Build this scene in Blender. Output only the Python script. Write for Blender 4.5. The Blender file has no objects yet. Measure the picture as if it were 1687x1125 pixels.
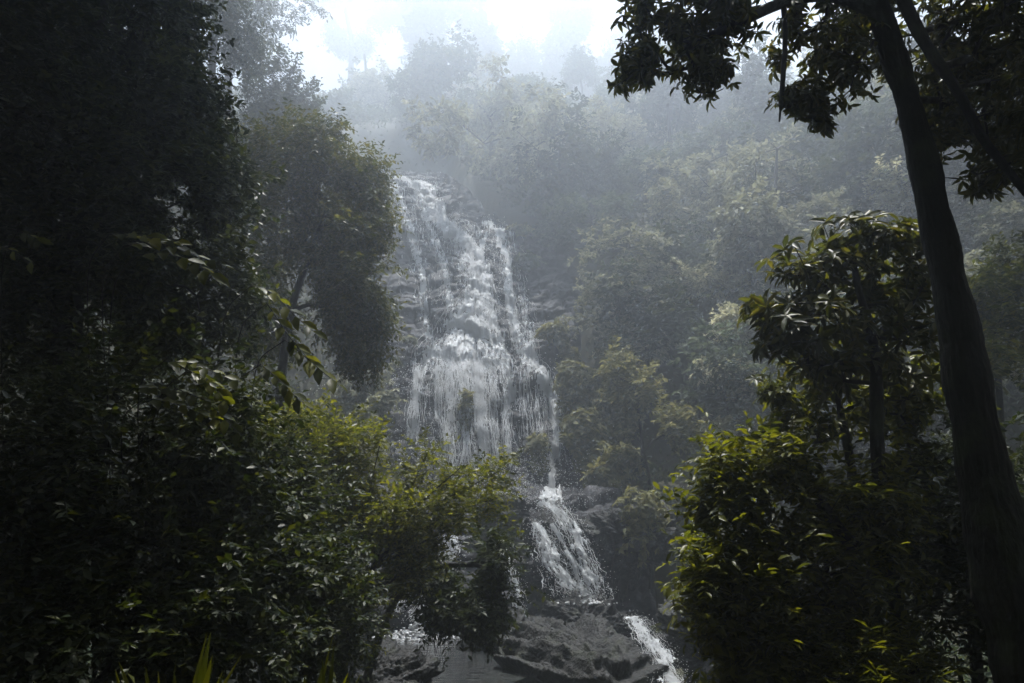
import bpy, math
import numpy as np

S = bpy.context.scene
COL = S.collection
R = math.radians

# ------------------------------------------------------------------ camera
F = 1687 * 25 / 36.0          # focal length in photo pixels
PITCH = R(16)
cam_d = bpy.data.cameras.new('camera')
cam_d.lens = 25
cam_d.sensor_width = 36
cam_d.clip_start = 0.05
cam_d.clip_end = 1500
cam = bpy.data.objects.new('camera', cam_d)
COL.objects.link(cam)
cam.location = (0, 0, 0)
cam.rotation_euler = (R(90) + PITCH, 0, 0)
S.camera = cam

# ------------------------------------------------------------------ sky, sun, exposure
SUN_EL = 80
SUN_AZ = 2
world = bpy.data.worlds.new('World')
S.world = world
world.use_nodes = True
wn = world.node_tree
wn.nodes.clear()
sky = wn.nodes.new('ShaderNodeTexSky')
sky.sky_type = 'NISHITA'
sky.sun_disc = False
sky.sun_elevation = R(SUN_EL)
sky.sun_rotation = R(SUN_AZ)
sky.dust_density = 1.0
bg = wn.nodes.new('ShaderNodeBackground')
bg.inputs['Strength'].default_value = 0.05
wo = wn.nodes.new('ShaderNodeOutputWorld')
hsv = wn.nodes.new('ShaderNodeHueSaturation')
hsv.inputs['Saturation'].default_value = 0.6          # a milky, overcast-bright morning sky
wn.links.new(sky.outputs[0], hsv.inputs['Color'])
wn.links.new(hsv.outputs[0], bg.inputs['Color'])
wn.links.new(bg.outputs[0], wo.inputs['Surface'])

sd = bpy.data.lights.new('sun', 'SUN')
sd.energy = 5.0
sd.angle = R(0.6)
sd.color = (1.0, 0.97, 0.92)
sun = bpy.data.objects.new('sun', sd)
COL.objects.link(sun)
sun.location = (0, 60, 120)
sun.rotation_euler = (-R(90 - SUN_EL), 0, -R(SUN_AZ))

S.view_settings.view_transform = 'Standard'
S.view_settings.look = 'None'
S.view_settings.gamma = 1
S.view_settings.use_curve_mapping = False
S.view_settings.exposure = 1.5
S.cycles.use_denoising = True
try:
    S.cycles.denoiser = 'OPENIMAGEDENOISE'
except Exception:
    pass
S.cycles.max_bounces = 5
S.cycles.diffuse_bounces = 2
S.cycles.glossy_bounces = 2
S.cycles.transmission_bounces = 3
S.cycles.volume_bounces = 1
S.cycles.caustics_reflective = False
S.cycles.caustics_refractive = False

HAZE_DENSITY = 0.0082
HAZE_G = 0.70


def at(px, py, Y):
    """photo pixel + distance along +Y -> world point"""
    px = np.asarray(px, float); py = np.asarray(py, float); Y = np.asarray(Y, float)
    xc = (px - 843.5) / F
    yc = (562.5 - py) / F
    yd = math.cos(PITCH) - yc * math.sin(PITCH)
    zd = math.sin(PITCH) + yc * math.cos(PITCH)
    t = Y / yd
    return np.stack([xc * t, yd * t, zd * t], -1)


# ------------------------------------------------------------------ mesh helpers
def norm(v):
    return v / np.maximum(np.linalg.norm(v, axis=-1, keepdims=True), 1e-9)


class Geo:
    """collects vertices and faces (tris / quads) for ONE mesh"""
    def __init__(self):
        self.v = []; self.f = {3: [], 4: []}; self.n = 0

    def add(self, v, *faces):
        v = np.asarray(v, np.float32).reshape(-1, 3)
        for f in faces:
            f = np.asarray(f, np.int64)
            if len(f):
                self.f[f.shape[1]].append(f + self.n)
        self.v.append(v); self.n += len(v)

    def tube(self, pts, rad, k=6, cap=True):
        pts = np.asarray(pts, float); rad = np.asarray(rad, float)
        m = len(pts)
        if m < 2:
            return
        t = np.gradient(pts, axis=0)
        t = norm(t)
        ref = np.array([0.31, 0.87, 0.11]) if abs(t[:, 2]).mean() > .6 else np.array([0.1, 0.2, 1.0])
        a = norm(np.cross(t, ref)); b = np.cross(t, a)
        ang = np.arange(k) / k * 2 * math.pi
        ring = a[:, None] * np.cos(ang)[None, :, None] + b[:, None] * np.sin(ang)[None, :, None]
        v = pts[:, None] + ring * rad[:, None, None]
        i = np.arange(m - 1)[:, None] * k
        j = np.arange(k)[None]
        q = np.stack([i + j, i + (j + 1) % k, i + k + (j + 1) % k, i + k + j], -1).reshape(-1, 4)
        self.add(v, q)

    def build(self, name, mat, parent=None, smooth=False):
        v = np.concatenate(self.v) if self.v else np.zeros((0, 3), np.float32)
        loops, tot = [], []
        for k in (4, 3):
            if self.f[k]:
                f = np.concatenate(self.f[k])
                loops.append(f.ravel()); tot.append(np.full(len(f), k))
        loops = np.concatenate(loops); tot = np.concatenate(tot)
        me = bpy.data.meshes.new(name)
        me.vertices.add(len(v)); me.vertices.foreach_set('co', v.astype(np.float32).ravel())
        me.loops.add(len(loops)); me.loops.foreach_set('vertex_index', loops.astype(np.int32))
        me.polygons.add(len(tot))
        me.polygons.foreach_set('loop_start', (np.cumsum(tot) - tot).astype(np.int32))
        try:
            me.polygons.foreach_set('loop_total', tot.astype(np.int32))
        except Exception:
            pass
        if smooth:
            me.polygons.foreach_set('use_smooth', np.ones(len(tot), bool))
        me.update(calc_edges=True)
        me.materials.append(mat)
        o = bpy.data.objects.new(name, me)
        COL.objects.link(o)
        if parent:
            o.parent = parent
        return o


def tag(o, label, cat, group=None, kind=None):
    o['label'] = label
    o['category'] = cat
    if group: o['group'] = group
    if kind: o['kind'] = kind
    return o


def thing(name, label, cat, loc=(0, 0, 0), group=None, kind=None):
    o = bpy.data.objects.new(name, None)
    o.empty_display_size = .3
    COL.objects.link(o)
    o.location = [float(c) for c in loc]
    return tag(o, label, cat, group, kind)


def copy_thing(root):
    r = root.copy(); COL.objects.link(r)
    for ch in root.children:
        c = ch.copy(); COL.objects.link(c); c.parent = r
    return r


def relative(g, loc):
    for v in g.v:
        v -= np.asarray(loc, np.float32)
    return g


# ------------------------------------------------------------------ noise
def hash2(i, j, s):
    h = np.sin(i * 127.1 + j * 311.7 + s * 74.7) * 43758.5453
    return h - np.floor(h)


def vnoise2(x, y, s=0):
    i = np.floor(x); j = np.floor(y); u = x - i; v = y - j
    u = u * u * (3 - 2 * u); v = v * v * (3 - 2 * v)
    a = hash2(i, j, s); b = hash2(i + 1, j, s); c = hash2(i, j + 1, s); d = hash2(i + 1, j + 1, s)
    return (a * (1 - u) + b * u) * (1 - v) + (c * (1 - u) + d * u) * v


def fbm2(x, y, s=0, o=4):
    t = 0; a = .5
    for k in range(o):
        t = t + a * (vnoise2(x, y, s + k) - .5); x = x * 2.03; y = y * 2.03; a *= .5
    return t


class Noise3:
    def __init__(self, rng, freq):
        self.k = norm(rng.normal(size=(9, 3))) * freq * rng.uniform(.6, 1.7, (9, 1))
        self.p = rng.uniform(0, 6.28, 9)

    def __call__(self, P):
        return np.sin(P @ self.k.T + self.p).sum(-1) / 3.0      # about -1.6..1.6


# ------------------------------------------------------------------ materials
def new_mat(name):
    m = bpy.data.materials.new(name); m.use_nodes = True
    nt = m.node_tree; nt.nodes.clear()
    out = nt.nodes.new('ShaderNodeOutputMaterial')
    return m, nt, out


def ramp(nt, cols, pos=None, interp='LINEAR'):
    r = nt.nodes.new('ShaderNodeValToRGB')
    r.color_ramp.interpolation = interp
    e = r.color_ramp.elements
    n = len(cols)
    while len(e) < n: e.new(.5)
    for i, c in enumerate(cols):
        e[i].position = pos[i] if pos else i / (n - 1)
        e[i].color = (c[0], c[1], c[2], 1)
    return r


def leaf_mat(name, cols, trans=.38, rough=.5, spec=.2, tcol=None):
    if tcol: rough, spec = .62, .08
    m, nt, out = new_mat(name)
    N = nt.nodes.new; L = nt.links.new
    geo = N('ShaderNodeNewGeometry')
    rp = ramp(nt, cols)
    L(geo.outputs['Random Per Island'], rp.inputs[0])
    tc = N('ShaderNodeTexCoord')
    nz = N('ShaderNodeTexNoise'); nz.inputs['Scale'].default_value = 1.3; nz.inputs['Detail'].default_value = 2
    L(tc.outputs['Object'], nz.inputs['Vector'])
    hs = N('ShaderNodeHueSaturation')
    mr = N('ShaderNodeMapRange'); mr.inputs['To Min'].default_value = .6; mr.inputs['To Max'].default_value = 1.4
    L(nz.outputs['Fac'], mr.inputs['Value']); L(mr.outputs[0], hs.inputs['Value'])
    L(rp.outputs[0], hs.inputs['Color'])
    p = N('ShaderNodeBsdfPrincipled')
    p.inputs['Roughness'].default_value = rough
    p.inputs['Specular IOR Level'].default_value = spec
    L(hs.outputs[0], p.inputs['Base Color'])
    t = N('ShaderNodeBsdfTranslucent')
    tint = N('ShaderNodeMix'); tint.data_type = 'RGBA'; tint.blend_type = 'MULTIPLY'; tint.inputs[0].default_value = 1
    L(hs.outputs[0], tint.inputs[6]); tint.inputs[7].default_value = tcol or (2.5, 2.35, .55, 1)
    L(tint.outputs[2], t.inputs['Color'])
    mx = N('ShaderNodeMixShader'); mx.inputs[0].default_value = trans
    L(p.outputs[0], mx.inputs[1]); L(t.outputs[0], mx.inputs[2]); L(mx.outputs[0], out.inputs[0])
    return m


def solid_mat(name, cols, scale=3.0, rough=(.4, .8), bump=.4, bscale=9.0, spec=.5, stretch=(1, 1, 1), moss=None):
    m, nt, out = new_mat(name)
    N = nt.nodes.new; L = nt.links.new
    tc = N('ShaderNodeTexCoord'); mp = N('ShaderNodeMapping'); mp.inputs['Scale'].default_value = stretch
    L(tc.outputs['Object'], mp.inputs[0])
    n1 = N('ShaderNodeTexNoise'); n1.inputs['Scale'].default_value = scale; n1.inputs['Detail'].default_value = 8
    n1.inputs['Roughness'].default_value = .65
    L(mp.outputs[0], n1.inputs['Vector'])
    rp = ramp(nt, cols, [.3 + .4 * i / (len(cols) - 1) for i in range(len(cols))])
    L(n1.outputs['Fac'], rp.inputs[0])
    col = rp.outputs[0]
    if moss:
        nm = N('ShaderNodeTexNoise'); nm.inputs['Scale'].default_value = scale * .55; nm.inputs['Detail'].default_value = 6
        L(tc.outputs['Object'], nm.inputs['Vector'])
        mr0 = N('ShaderNodeMapRange'); mr0.inputs['From Min'].default_value = .52; mr0.inputs['From Max'].default_value = .66
        L(nm.outputs['Fac'], mr0.inputs['Value'])
        mxc = N('ShaderNodeMix'); mxc.data_type = 'RGBA'
        L(mr0.outputs[0], mxc.inputs[0]); L(col, mxc.inputs[6]); mxc.inputs[7].default_value = (*moss, 1)
        col = mxc.outputs[2]
    p = N('ShaderNodeBsdfPrincipled')
    p.inputs['Specular IOR Level'].default_value = spec
    L(col, p.inputs['Base Color'])
    mr = N('ShaderNodeMapRange'); mr.inputs['To Min'].default_value = rough[0]; mr.inputs['To Max'].default_value = rough[1]
    L(n1.outputs['Fac'], mr.inputs['Value']); L(mr.outputs[0], p.inputs['Roughness'])
    n2 = N('ShaderNodeTexNoise'); n2.inputs['Scale'].default_value = bscale; n2.inputs['Detail'].default_value = 7
    L(mp.outputs[0], n2.inputs['Vector'])
    b = N('ShaderNodeBump'); b.inputs['Strength'].default_value = bump; b.inputs['Distance'].default_value = .08
    L(n2.outputs['Fac'], b.inputs['Height']); L(b.outputs[0], p.inputs['Normal'])
    L(p.outputs[0], out.inputs[0])
    return m


M = {}
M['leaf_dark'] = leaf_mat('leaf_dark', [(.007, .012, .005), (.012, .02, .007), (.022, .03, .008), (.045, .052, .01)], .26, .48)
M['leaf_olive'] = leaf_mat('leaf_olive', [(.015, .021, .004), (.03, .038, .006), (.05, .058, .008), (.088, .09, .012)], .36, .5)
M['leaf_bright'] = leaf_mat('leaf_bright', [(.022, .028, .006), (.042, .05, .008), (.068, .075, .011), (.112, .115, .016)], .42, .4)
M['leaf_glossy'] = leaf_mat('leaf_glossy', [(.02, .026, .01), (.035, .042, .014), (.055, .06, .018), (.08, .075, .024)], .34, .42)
M['leaf_sunlit'] = leaf_mat('leaf_sunlit', [(.2, .2, .14), (.3, .29, .21), (.4, .38, .28), (.5, .47, .36)], .36, .45, tcol=(1.3, 1.3, 1.0, 1))  # sunbeam on the pale hillside crowns, put into the leaf colour
M['leaf_pale'] = leaf_mat('leaf_pale', [(.09, .095, .066), (.145, .148, .1), (.195, .195, .135), (.28, .27, .19)], .34, .45, tcol=(1.2, 1.2, 1.0, 1))
M['leaf_tan'] = leaf_mat('leaf_tan', [(.06, .066, .03), (.1, .102, .048), (.145, .142, .07), (.21, .2, .11)], .36, .45, tcol=(1.5, 1.4, .9, 1))
M['leaf_hill'] = leaf_mat('leaf_hill', [(.028, .04, .026), (.046, .06, .037), (.07, .086, .052), (.115, .125, .078)], .34, .45, tcol=(1.2, 1.25, 1.0, 1))
M['leaf_deep'] = leaf_mat('leaf_deep', [(.016, .026, .016), (.026, .038, .022), (.04, .052, .028), (.06, .066, .032)], .3, .45, tcol=(1.7, 1.6, .9, 1))
M['bark'] = solid_mat('bark', [(.004, .004, .004), (.010, .009, .008), (.022, .020, .018)], 5, (.6, .9), .7, 14, .3, (1, 1, .35), moss=(.025, .032, .014))
M['bark_grey'] = solid_mat('bark_grey', [(.05, .048, .042), (.1, .095, .085)], 6, (.6, .9), .5, 14, .3)
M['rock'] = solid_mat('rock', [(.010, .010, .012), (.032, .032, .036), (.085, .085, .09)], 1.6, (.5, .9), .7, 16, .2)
M['rock_near'] = solid_mat('rock_near', [(.0015, .0015, .0015), (.0035, .0035, .0035), (.024, .023, .021)], 5.5, (.3, .9), 1.0, 16, .3, moss=(.010, .012, .005))  # dark wet rock, darkened further to stand in for shade at the foot
M['soil'] = solid_mat('soil', [(.012, .014, .008), (.03, .03, .016), (.05, .046, .026)], .8, (.7, .95), .5, 5, .2)


def water_mat():
    m, nt, out = new_mat('white_water')
    N = nt.nodes.new; L = nt.links.new
    p = N('ShaderNodeBsdfPrincipled'); p.inputs['Base Color'].default_value = (.9, .92, .94, 1)
    p.inputs['Roughness'].default_value = .35
    t = N('ShaderNodeBsdfTranslucent'); t.inputs['Color'].default_value = (.85, .89, .93, 1)
    tc = N('ShaderNodeTexCoord'); n = N('ShaderNodeTexNoise'); n.inputs['Scale'].default_value = 16; n.inputs['Detail'].default_value = 7; n.inputs['Roughness'].default_value = .75
    b = N('ShaderNodeBump'); b.inputs['Strength'].default_value = 1; b.inputs['Distance'].default_value = .16
    L(tc.outputs['Object'], n.inputs['Vector']); L(n.outputs['Fac'], b.inputs['Height']); L(b.outputs[0], p.inputs['Normal']); L(b.outputs[0], t.inputs['Normal'])
    mx = N('ShaderNodeMixShader'); mx.inputs[0].default_value = .15
    L(p.outputs[0], mx.inputs[1]); L(t.outputs[0], mx.inputs[2]); L(mx.outputs[0], out.inputs[0])
    return m


def pool_mat():
    m, nt, out = new_mat('pool_water')
    N = nt.nodes.new; L = nt.links.new
    p = N('ShaderNodeBsdfPrincipled'); p.inputs['Base Color'].default_value = (.006, .007, .006, 1)
    p.inputs['Roughness'].default_value = .08; p.inputs['Specular IOR Level'].default_value = .16
    tc = N('ShaderNodeTexCoord'); mp = N('ShaderNodeMapping'); mp.inputs['Scale'].default_value = (1, 2.2, 1)
    n = N('ShaderNodeTexNoise'); n.inputs['Scale'].default_value = 2.6; n.inputs['Detail'].default_value = 5
    b = N('ShaderNodeBump'); b.inputs['Strength'].default_value = 1; b.inputs['Distance'].default_value = .3
    L(tc.outputs['Object'], mp.inputs[0]); L(mp.outputs[0], n.inputs['Vector'])
    L(n.outputs['Fac'], b.inputs['Height']); L(b.outputs[0], p.inputs['Normal']); L(p.outputs[0], out.inputs[0])
    return m


M['water'] = water_mat()
M['pool'] = pool_mat()

# ------------------------------------------------------------------ terrain
HY = np.array([-200, 9, 12.5, 14, 20.6, 22.2, 23.6, 25, 28.2, 29.2, 31.2, 33, 35, 40, 44, 47, 52, 60, 70, 80, 100, 130, 170.])
HZ = np.array([-1.9, -1.9, -2.5, -3.0, -3.2, -1.9, .6, 1.4, 2.4, 4.6, 8.0, 10.4, 13.4, 18.9, 23.4, 26.4, 30.5, 38, 46.5, 54, 60, 62, 62.])


def sstep(a, b, x):
    t = np.clip((x - a) / (b - a), 0, 1)
    return t * t * (3 - 2 * t)


def softplus(x, w=2.0):
    return w * np.logaddexp(0, x / w)


# the cliff: outline (photo rows -> left and right edge) on a profile in Y,Z
PY_ = np.array([21.0, 22.2, 23.5, 24.6, 27.0, 28.2, 29.0, 30.2, 31.2, 33, 35, 40, 44, 47, 49.5, 54, 60.])
PZ_ = np.array([-3.6, -1.9, 1.0, 1.6, 2.2, 2.6, 4.5, 7.2, 8.1, 10.5, 13.4, 18.9, 23.4, 26.2, 27.4, 28.6, 29.6])
_seg = np.hypot(np.diff(PY_), np.diff(PZ_))
PS_ = np.concatenate([[0], np.cumsum(_seg)])
_sd = np.linspace(0, PS_[-1], 900)
_Yd = np.interp(_sd, PS_, PY_); _Zd = np.interp(_sd, PS_, PZ_)
_k = np.hanning(19); _k /= _k.sum()
_Yd = np.convolve(np.pad(_Yd, 9, 'edge'), _k, 'valid'); _Zd = np.convolve(np.pad(_Zd, 9, 'edge'), _k, 'valid')
_ty = np.gradient(_Yd, _sd); _tz = np.gradient(_Zd, _sd)
_tl = np.hypot(_ty, _tz); _ny = -_tz / _tl; _nz = _ty / _tl
_el = np.degrees(np.arctan2(_Zd, _Yd)); _elm = np.maximum.accumulate(_el + np.arange(900) * 1e-6)


def py_to_s(py):
    e = np.degrees(np.arctan((562.5 - np.asarray(py, float)) / F)) + math.degrees(PITCH)
    return np.interp(e, _elm, _sd)


def pix_to_xs(px, py):
    s = py_to_s(py)
    Y = np.interp(s, _sd, _Yd)
    return at(px, py, Y)[..., 0], s


EDGE_PY = np.array([285, 300, 330, 370, 400, 450, 520, 600, 700, 790, 830, 900, 985, 1040])
EDGE_L = np.array([560, 560, 560, 560, 560, 560, 560, 575, 590, 560, 560, 560, 560, 560])
EDGE_R = np.array([735, 760, 800, 855, 925, 965, 960, 955, 975, 1010, 1050, 1080, 1100, 1120])
_es = py_to_s(EDGE_PY)[::-1]
_exl = pix_to_xs(EDGE_L, EDGE_PY)[0][::-1]; _exr = pix_to_xs(EDGE_R, EDGE_PY)[0][::-1]


def cliff_mask(x, s):
    xl = np.interp(s, _es, _exl); xr = np.interp(s, _es, _exr)
    w = .7 * fbm2(x * .9, s * .9, 5)
    return sstep(-.6, .5, np.minimum(x - xl, xr - x) + w)


def hill(x, Y):
    x = np.asarray(x, float); Y = np.asarray(Y, float)
    lat = .17 * softplus(np.abs(x + 2.5) - 9, 2.5)
    z = np.interp(Y + lat * sstep(14, 30, Y), HY, HZ)
    near = 1 - sstep(24, 55, Y)
    z = z + near * (1.5 * softplus(-x - 11, 1.5) + .8 * softplus(x - 13, 2))
    z = z + 1.3 * softplus(-Y - 5, 1.5)  # unseen slope behind the camera, added steep to block sky light
    z = z + np.where(Y > 26, 1, .35) * (2.2 * fbm2(x * .11, Y * .11, 1) + .8 * fbm2(x * .5, Y * .5, 9))
    # a hollow under the cliff mesh
    s = np.interp(Y, _Yd, _sd)
    inside = cliff_mask(x, s) * sstep(21, 22, Y) * (1 - sstep(56, 60, Y))
    zc = np.interp(Y, _Yd, _Zd)
    z = np.where(inside > .02, z * (1 - inside) + (np.minimum(z, zc) - 1.6) * inside, z)
    return np.minimum(z, 66)


def hit(px, py, y0=10, y1=160):
    """photo pixel -> where that line of sight meets the hillside"""
    Y = np.arange(y0, y1, .15)
    P = at(px, py, Y)
    d = hill(P[:, 0], P[:, 1]) - P[:, 2]
    k = np.argmax(d > 0) if (d > 0).any() else len(Y) - 1
    p = P[k].copy(); p[2] = hill(p[0], p[1])
    return p


xs = np.concatenate([np.arange(-120, -40, 3.), np.arange(-40, -14, 1.), np.arange(-14, 24, .4), np.arange(24, 60, 1.), np.arange(60, 121, 3.)])
ys = np.concatenate([np.arange(-60, -10, 2.5), np.arange(-10, 20, .6), np.arange(20, 60, .35), np.arange(60, 100, 1.), np.arange(100, 166, 3.)])


def grid_geo(V, nu, nv):
    i, j = np.meshgrid(np.arange(nu - 1), np.arange(nv - 1), indexing='ij')
    a = i * nv + j
    q = np.stack([a, a + nv, a + nv + 1, a + 1], -1).reshape(-1, 4)
    g = Geo(); g.add(V.reshape(-1, 3), q)
    return g


X, Yg = np.meshgrid(xs, ys, indexing='ij')
Zg = hill(X, Yg)
t = grid_geo(np.stack([X, Yg, Zg], -1), len(xs), len(ys)).build('terrain', M['soil'], smooth=True)
tag(t, 'dark soil of the steep forested valley around the waterfall', 'terrain', kind='structure')


# ------------------------------------------------------------------ cliff
def cells(u, v, seed, tiltu, tiltv, amp):
    """fractured facets: nearest jittered cell gives an offset and a tilt; returns displacement and edge distance"""
    iu = np.floor(u); iv = np.floor(v)
    best = np.full(u.shape, 9.); sec = np.full(u.shape, 9.); d = np.zeros(u.shape)
    for a in (-1, 0, 1):
        for b in (-1, 0, 1):
            ci = iu + a; cj = iv + b
            cx = ci + .15 + .7 * hash2(ci, cj, seed); cy = cj + .15 + .7 * hash2(ci, cj, seed + 1)
            du = u - cx; dv = v - cy
            r = np.maximum(abs(du), abs(dv)) * .55 + np.hypot(du, dv) * .45
            val = amp * (hash2(ci, cj, seed + 2) - .5) * 2 + du * tiltu * (hash2(ci, cj, seed + 3) - .5) * 2 \
                + dv * tiltv * (hash2(ci, cj, seed + 4) - .75) * 2
            nb = r < best
            sec = np.where(nb, best, np.minimum(sec, r))
            d = np.where(nb, val, d)
            best = np.where(nb, r, best)
    return d, sec - best


def cliff_disp(x, s):
    wx = x + .25 * fbm2(x * .8, s * .8, 21); ws = s + .22 * fbm2(x * .8, s * .8, 31)
    d1, e1 = cells(wx / 2.1, ws / 1.7, 3, .3, .26, .2)
    d2, e2 = cells(wx / .8, ws / .52, 13, .16, .12, .085)
    d3, e3 = cells(wx / .34, ws / .24, 23, .07, .06, .045)
    d = d1 + d2 + d3 - .2 * np.exp(-e2 * 14) - .36 * np.exp(-e1 * 20) - .04 * np.exp(-e3 * 12)
    return d + .7 * fbm2(x * .35, s * .35, 41) + .1 * fbm2(x * 4, s * 4, 51)


def cliff_pos(x, s, off=0.0, d=None):
    if d is None:
        d = cliff_disp(x, s)
    d = d + off
    s = s + 2.4 * fbm2(x * .42, s * .16, 131, 3) * sstep(2.5, 6, s)
    Y = np.interp(s, _sd, _Yd); Z = np.interp(s, _sd, _Zd); ny = np.interp(s, _sd, _ny); nz = np.interp(s, _sd, _nz)
    return np.stack([x, Y + ny * d, Z + nz * d], -1)


cx = np.arange(-17, 6.6, .075); cs = np.arange(0, PS_[-1], .07)
CX, CS = np.meshgrid(cx, cs, indexing='ij')
cd = cliff_disp(CX, CS)
cm = cliff_mask(CX, CS)
c = grid_geo(cliff_pos(CX, CS, d=cd - 3.2 * (1 - cm)), len(cx), len(cs)).build('cliff', M['rock'])
tag(c, 'wet grey cliff of fractured blocky rock under the waterfall', 'cliff', kind='structure')

# ------------------------------------------------------------------ white water
rw = np.random.default_rng(11)


def strands(g, path, n, wid, seg=(1.2, 4.5), off=(.03, .16), core=.42, xs_=None, wander=.12, rng=rw):
    """n thin ropes of water running down the cliff along a path of (px, py, half width px)"""
    path = np.array(path, float)
    py = path[:, 1]
    x, s = pix_to_xs(path[:, 0], py)
    Yp = np.interp(s, _sd, _Yd)
    hw = path[:, 2] * Yp / F
    o = np.argsort(-s); s = s[o]; x = x[o]; hw = hw[o]
    s_top, s_bot = s[0], s[-1]
    for _ in range(n):
        L = rng.uniform(*seg)
        a = s_bot + (s_top - s_bot) * rng.random() + .3 * L
        m = max(6, int(L / .16))
        ss = np.linspace(a, a - L, m)
        ss = np.clip(ss, s_bot - .2, s_top + .05)
        cxp = np.interp(-ss, -s, x); h = np.interp(-ss, -s, hw)
        lat = rng.normal(0, core) + np.cumsum(rng.normal(0, wander, m)) * .35
        xx = cxp + lat * h + .05 * np.cumsum(rng.normal(0, .5, m))
        d = cliff_disp(xx, ss)
        d = np.maximum(d, np.concatenate([[d[0]], d[:-1]]) - .05)
        d = np.convolve(np.pad(d, 1, 'edge'), [.25, .5, .25], 'valid')
        p = cliff_pos(xx, ss, rng.uniform(*off), d)
        r = wid * rng.uniform(.35, 1.0) * np.sin(np.linspace(.15, math.pi - .1, m)) * rng.uniform(.35, 1.25, m)
        g.tube(p, np.maximum(r, .003), 3)


def drops(g, path, n, size, spread=1.2, off=(.05, .6), rng=rw):
    path = np.array(path, float)
    k = rng.integers(0, len(path) - 1, n); f = rng.random(n)
    q = path[k] * (1 - f)[:, None] + path[k + 1] * f[:, None]
    x, s = pix_to_xs(q[:, 0] + rng.normal(0, 1, n) * q[:, 2] * spread, q[:, 1] + rng.normal(0, 4, n))
    p = cliff_pos(x, s, rng.uniform(*off, n))
    blobs_geo(g, p, size * rng.uniform(.4, 1.3, n), rng)


TET = np.array([[1, 1, 1], [1, -1, -1], [-1, 1, -1], [-1, -1, 1]]) / 1.7
TETF = np.array([[0, 1, 2], [0, 3, 1], [0, 2, 3], [1, 3, 2]])


def blobs_geo(g, p, r, rng):
    n = len(p)
    v = TET[None] * r[:, None, None] * rng.uniform(.6, 1.5, (n, 1, 3)) + p[:, None]
    g.add(v, (TETF[None] + np.arange(n)[:, None, None] * 4).reshape(-1, 3))


fall = thing('waterfall', 'tall white waterfall streaming down the blocky grey cliff', 'waterfall', kind='structure')


def path_xs(path):
    path = np.array(path, float)
    x, s = pix_to_xs(path[:, 0], path[:, 1])
    hw = path[:, 2] * np.interp(s, _sd, _Yd) / F
    o = np.argsort(s)
    return x[o], s[o], hw[o]


def keep_quads(V, keep):
    """geometry of a parametric sheet with only the kept quads"""
    nu, nv = keep.shape
    a = (np.arange(nu - 1)[:, None] * nv + np.arange(nv - 1)[None])
    k = keep[:-1, :-1]
    q = np.stack([a, a + nv, a + nv + 1, a + 1], -1)[k]
    used, inv = np.unique(q, return_inverse=True)
    return V.reshape(-1, 3)[used], inv.reshape(-1, 4)


FX, FS = np.meshgrid(np.arange(-13, 4.5, .036), np.arange(py_to_s(830), py_to_s(288) + .6, .05), indexing='ij')
FD = cliff_disp(FX, FS)
FD = np.maximum(FD, np.maximum(np.roll(FD, -1, 1), np.roll(FD, -2, 1)) - .1)
FGR = (np.roll(FD, -3, 1) - FD) / .15                 # > 0 where the water drops off a block
FN1 = fbm2(FX * 13 + 2.4 * fbm2(FX * 1.5, FS * 1.5, 91, 2), FS * 1.3, 71, 4) + .7 * fbm2(FX * 26, FS * 4.5, 76, 2)
FN2 = fbm2(FX * 2.2, FS * 1.1, 81, 3)
FSTEEP = np.interp(FS, _sd, -_ny)


def film(g, paths, bias, off=.05, lift=.0, curtain=False):
    dens = np.zeros(FX.shape)
    for (pth, amp) in paths:
        x, s, hw = path_xs(pth)
        xc = np.interp(FS, s, x); h = np.interp(FS, s, hw)
        xc = xc + .9 * h * fbm2(FS * .9, FS * 0 + amp * 7, 61, 3)
        q = (FX - xc) / h
        ends = sstep(s[0] - .3, s[0] + .5, FS) * (1 - sstep(s[-1] - .2, s[-1] + .3, FS))
        dens = np.maximum(dens, amp * np.exp(-.7 * q * q) * ends)
    f = dens * (1 + .35 * np.clip(FGR, -1, 1)) + .85 * FN1 + .5 * FN2 - bias
    keep = (f > 0) & (dens > .12)
    o = off + .13 * np.clip(f, 0, .8) + .06 * FN1
    if curtain:
        fall_ = np.clip((py_to_s(592) - FS) / 4.0, 0, 1)
        o = o + .18 * np.sqrt(fall_)
    V = cliff_pos(FX, FS, o, FD)
    v, q = keep_quads(V, keep)
    g.add(v, q)


main = [(648, 291, 20), (690, 304, 20), (716, 345, 19), (740, 376, 17), (775, 410, 17), (788, 450, 17), (794, 485, 22), (782, 520, 32), (762, 555, 48), (755, 600, 66)]
right = [(800, 358, 10), (822, 385, 11), (834, 430, 10), (838, 480, 10), (848, 530, 12), (868, 575, 16), (893, 612, 19), (910, 650, 17), (922, 690, 16), (938, 726, 14)]
fan2 = [(794, 470, 14), (800, 520, 16), (808, 560, 22), (822, 604, 30)]
fan3 = [(765, 530, 20), (730, 575, 22), (704, 600, 20), (682, 630, 12)]
g = Geo()
film(g, [(main, 1.3), (fan2, .9), (fan3, .85)], .8)
strands(g, main, 1000, .016, (.4, 2.0), (.05, .2), core=.6)
strands(g, fan2, 120, .02, (.4, 1.6), (.05, .2), core=.6)
drops(g, main, 2600, .024)
g.build('main_stream', M['water'], fall)
g = Geo()
film(g, [(right, .85), ([(812, 372, 6), (796, 400, 6), (790, 436, 6)], .8), ([(903, 635, 8), (914, 690, 8), (911, 740, 7), (908, 800, 6)], .85)], .66)
strands(g, right, 160, .018, (.4, 1.5), (.05, .18), core=.6)
strands(g, [(905, 640, 8), (914, 690, 7), (910, 740, 6), (908, 795, 5)], 70, .016, (.4, 1.5), off=(.1, .3))
drops(g, right, 900, .022)
g.build('side_stream', M['water'], fall)
g = Geo()   # thin films and trickles over the blocks
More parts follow.
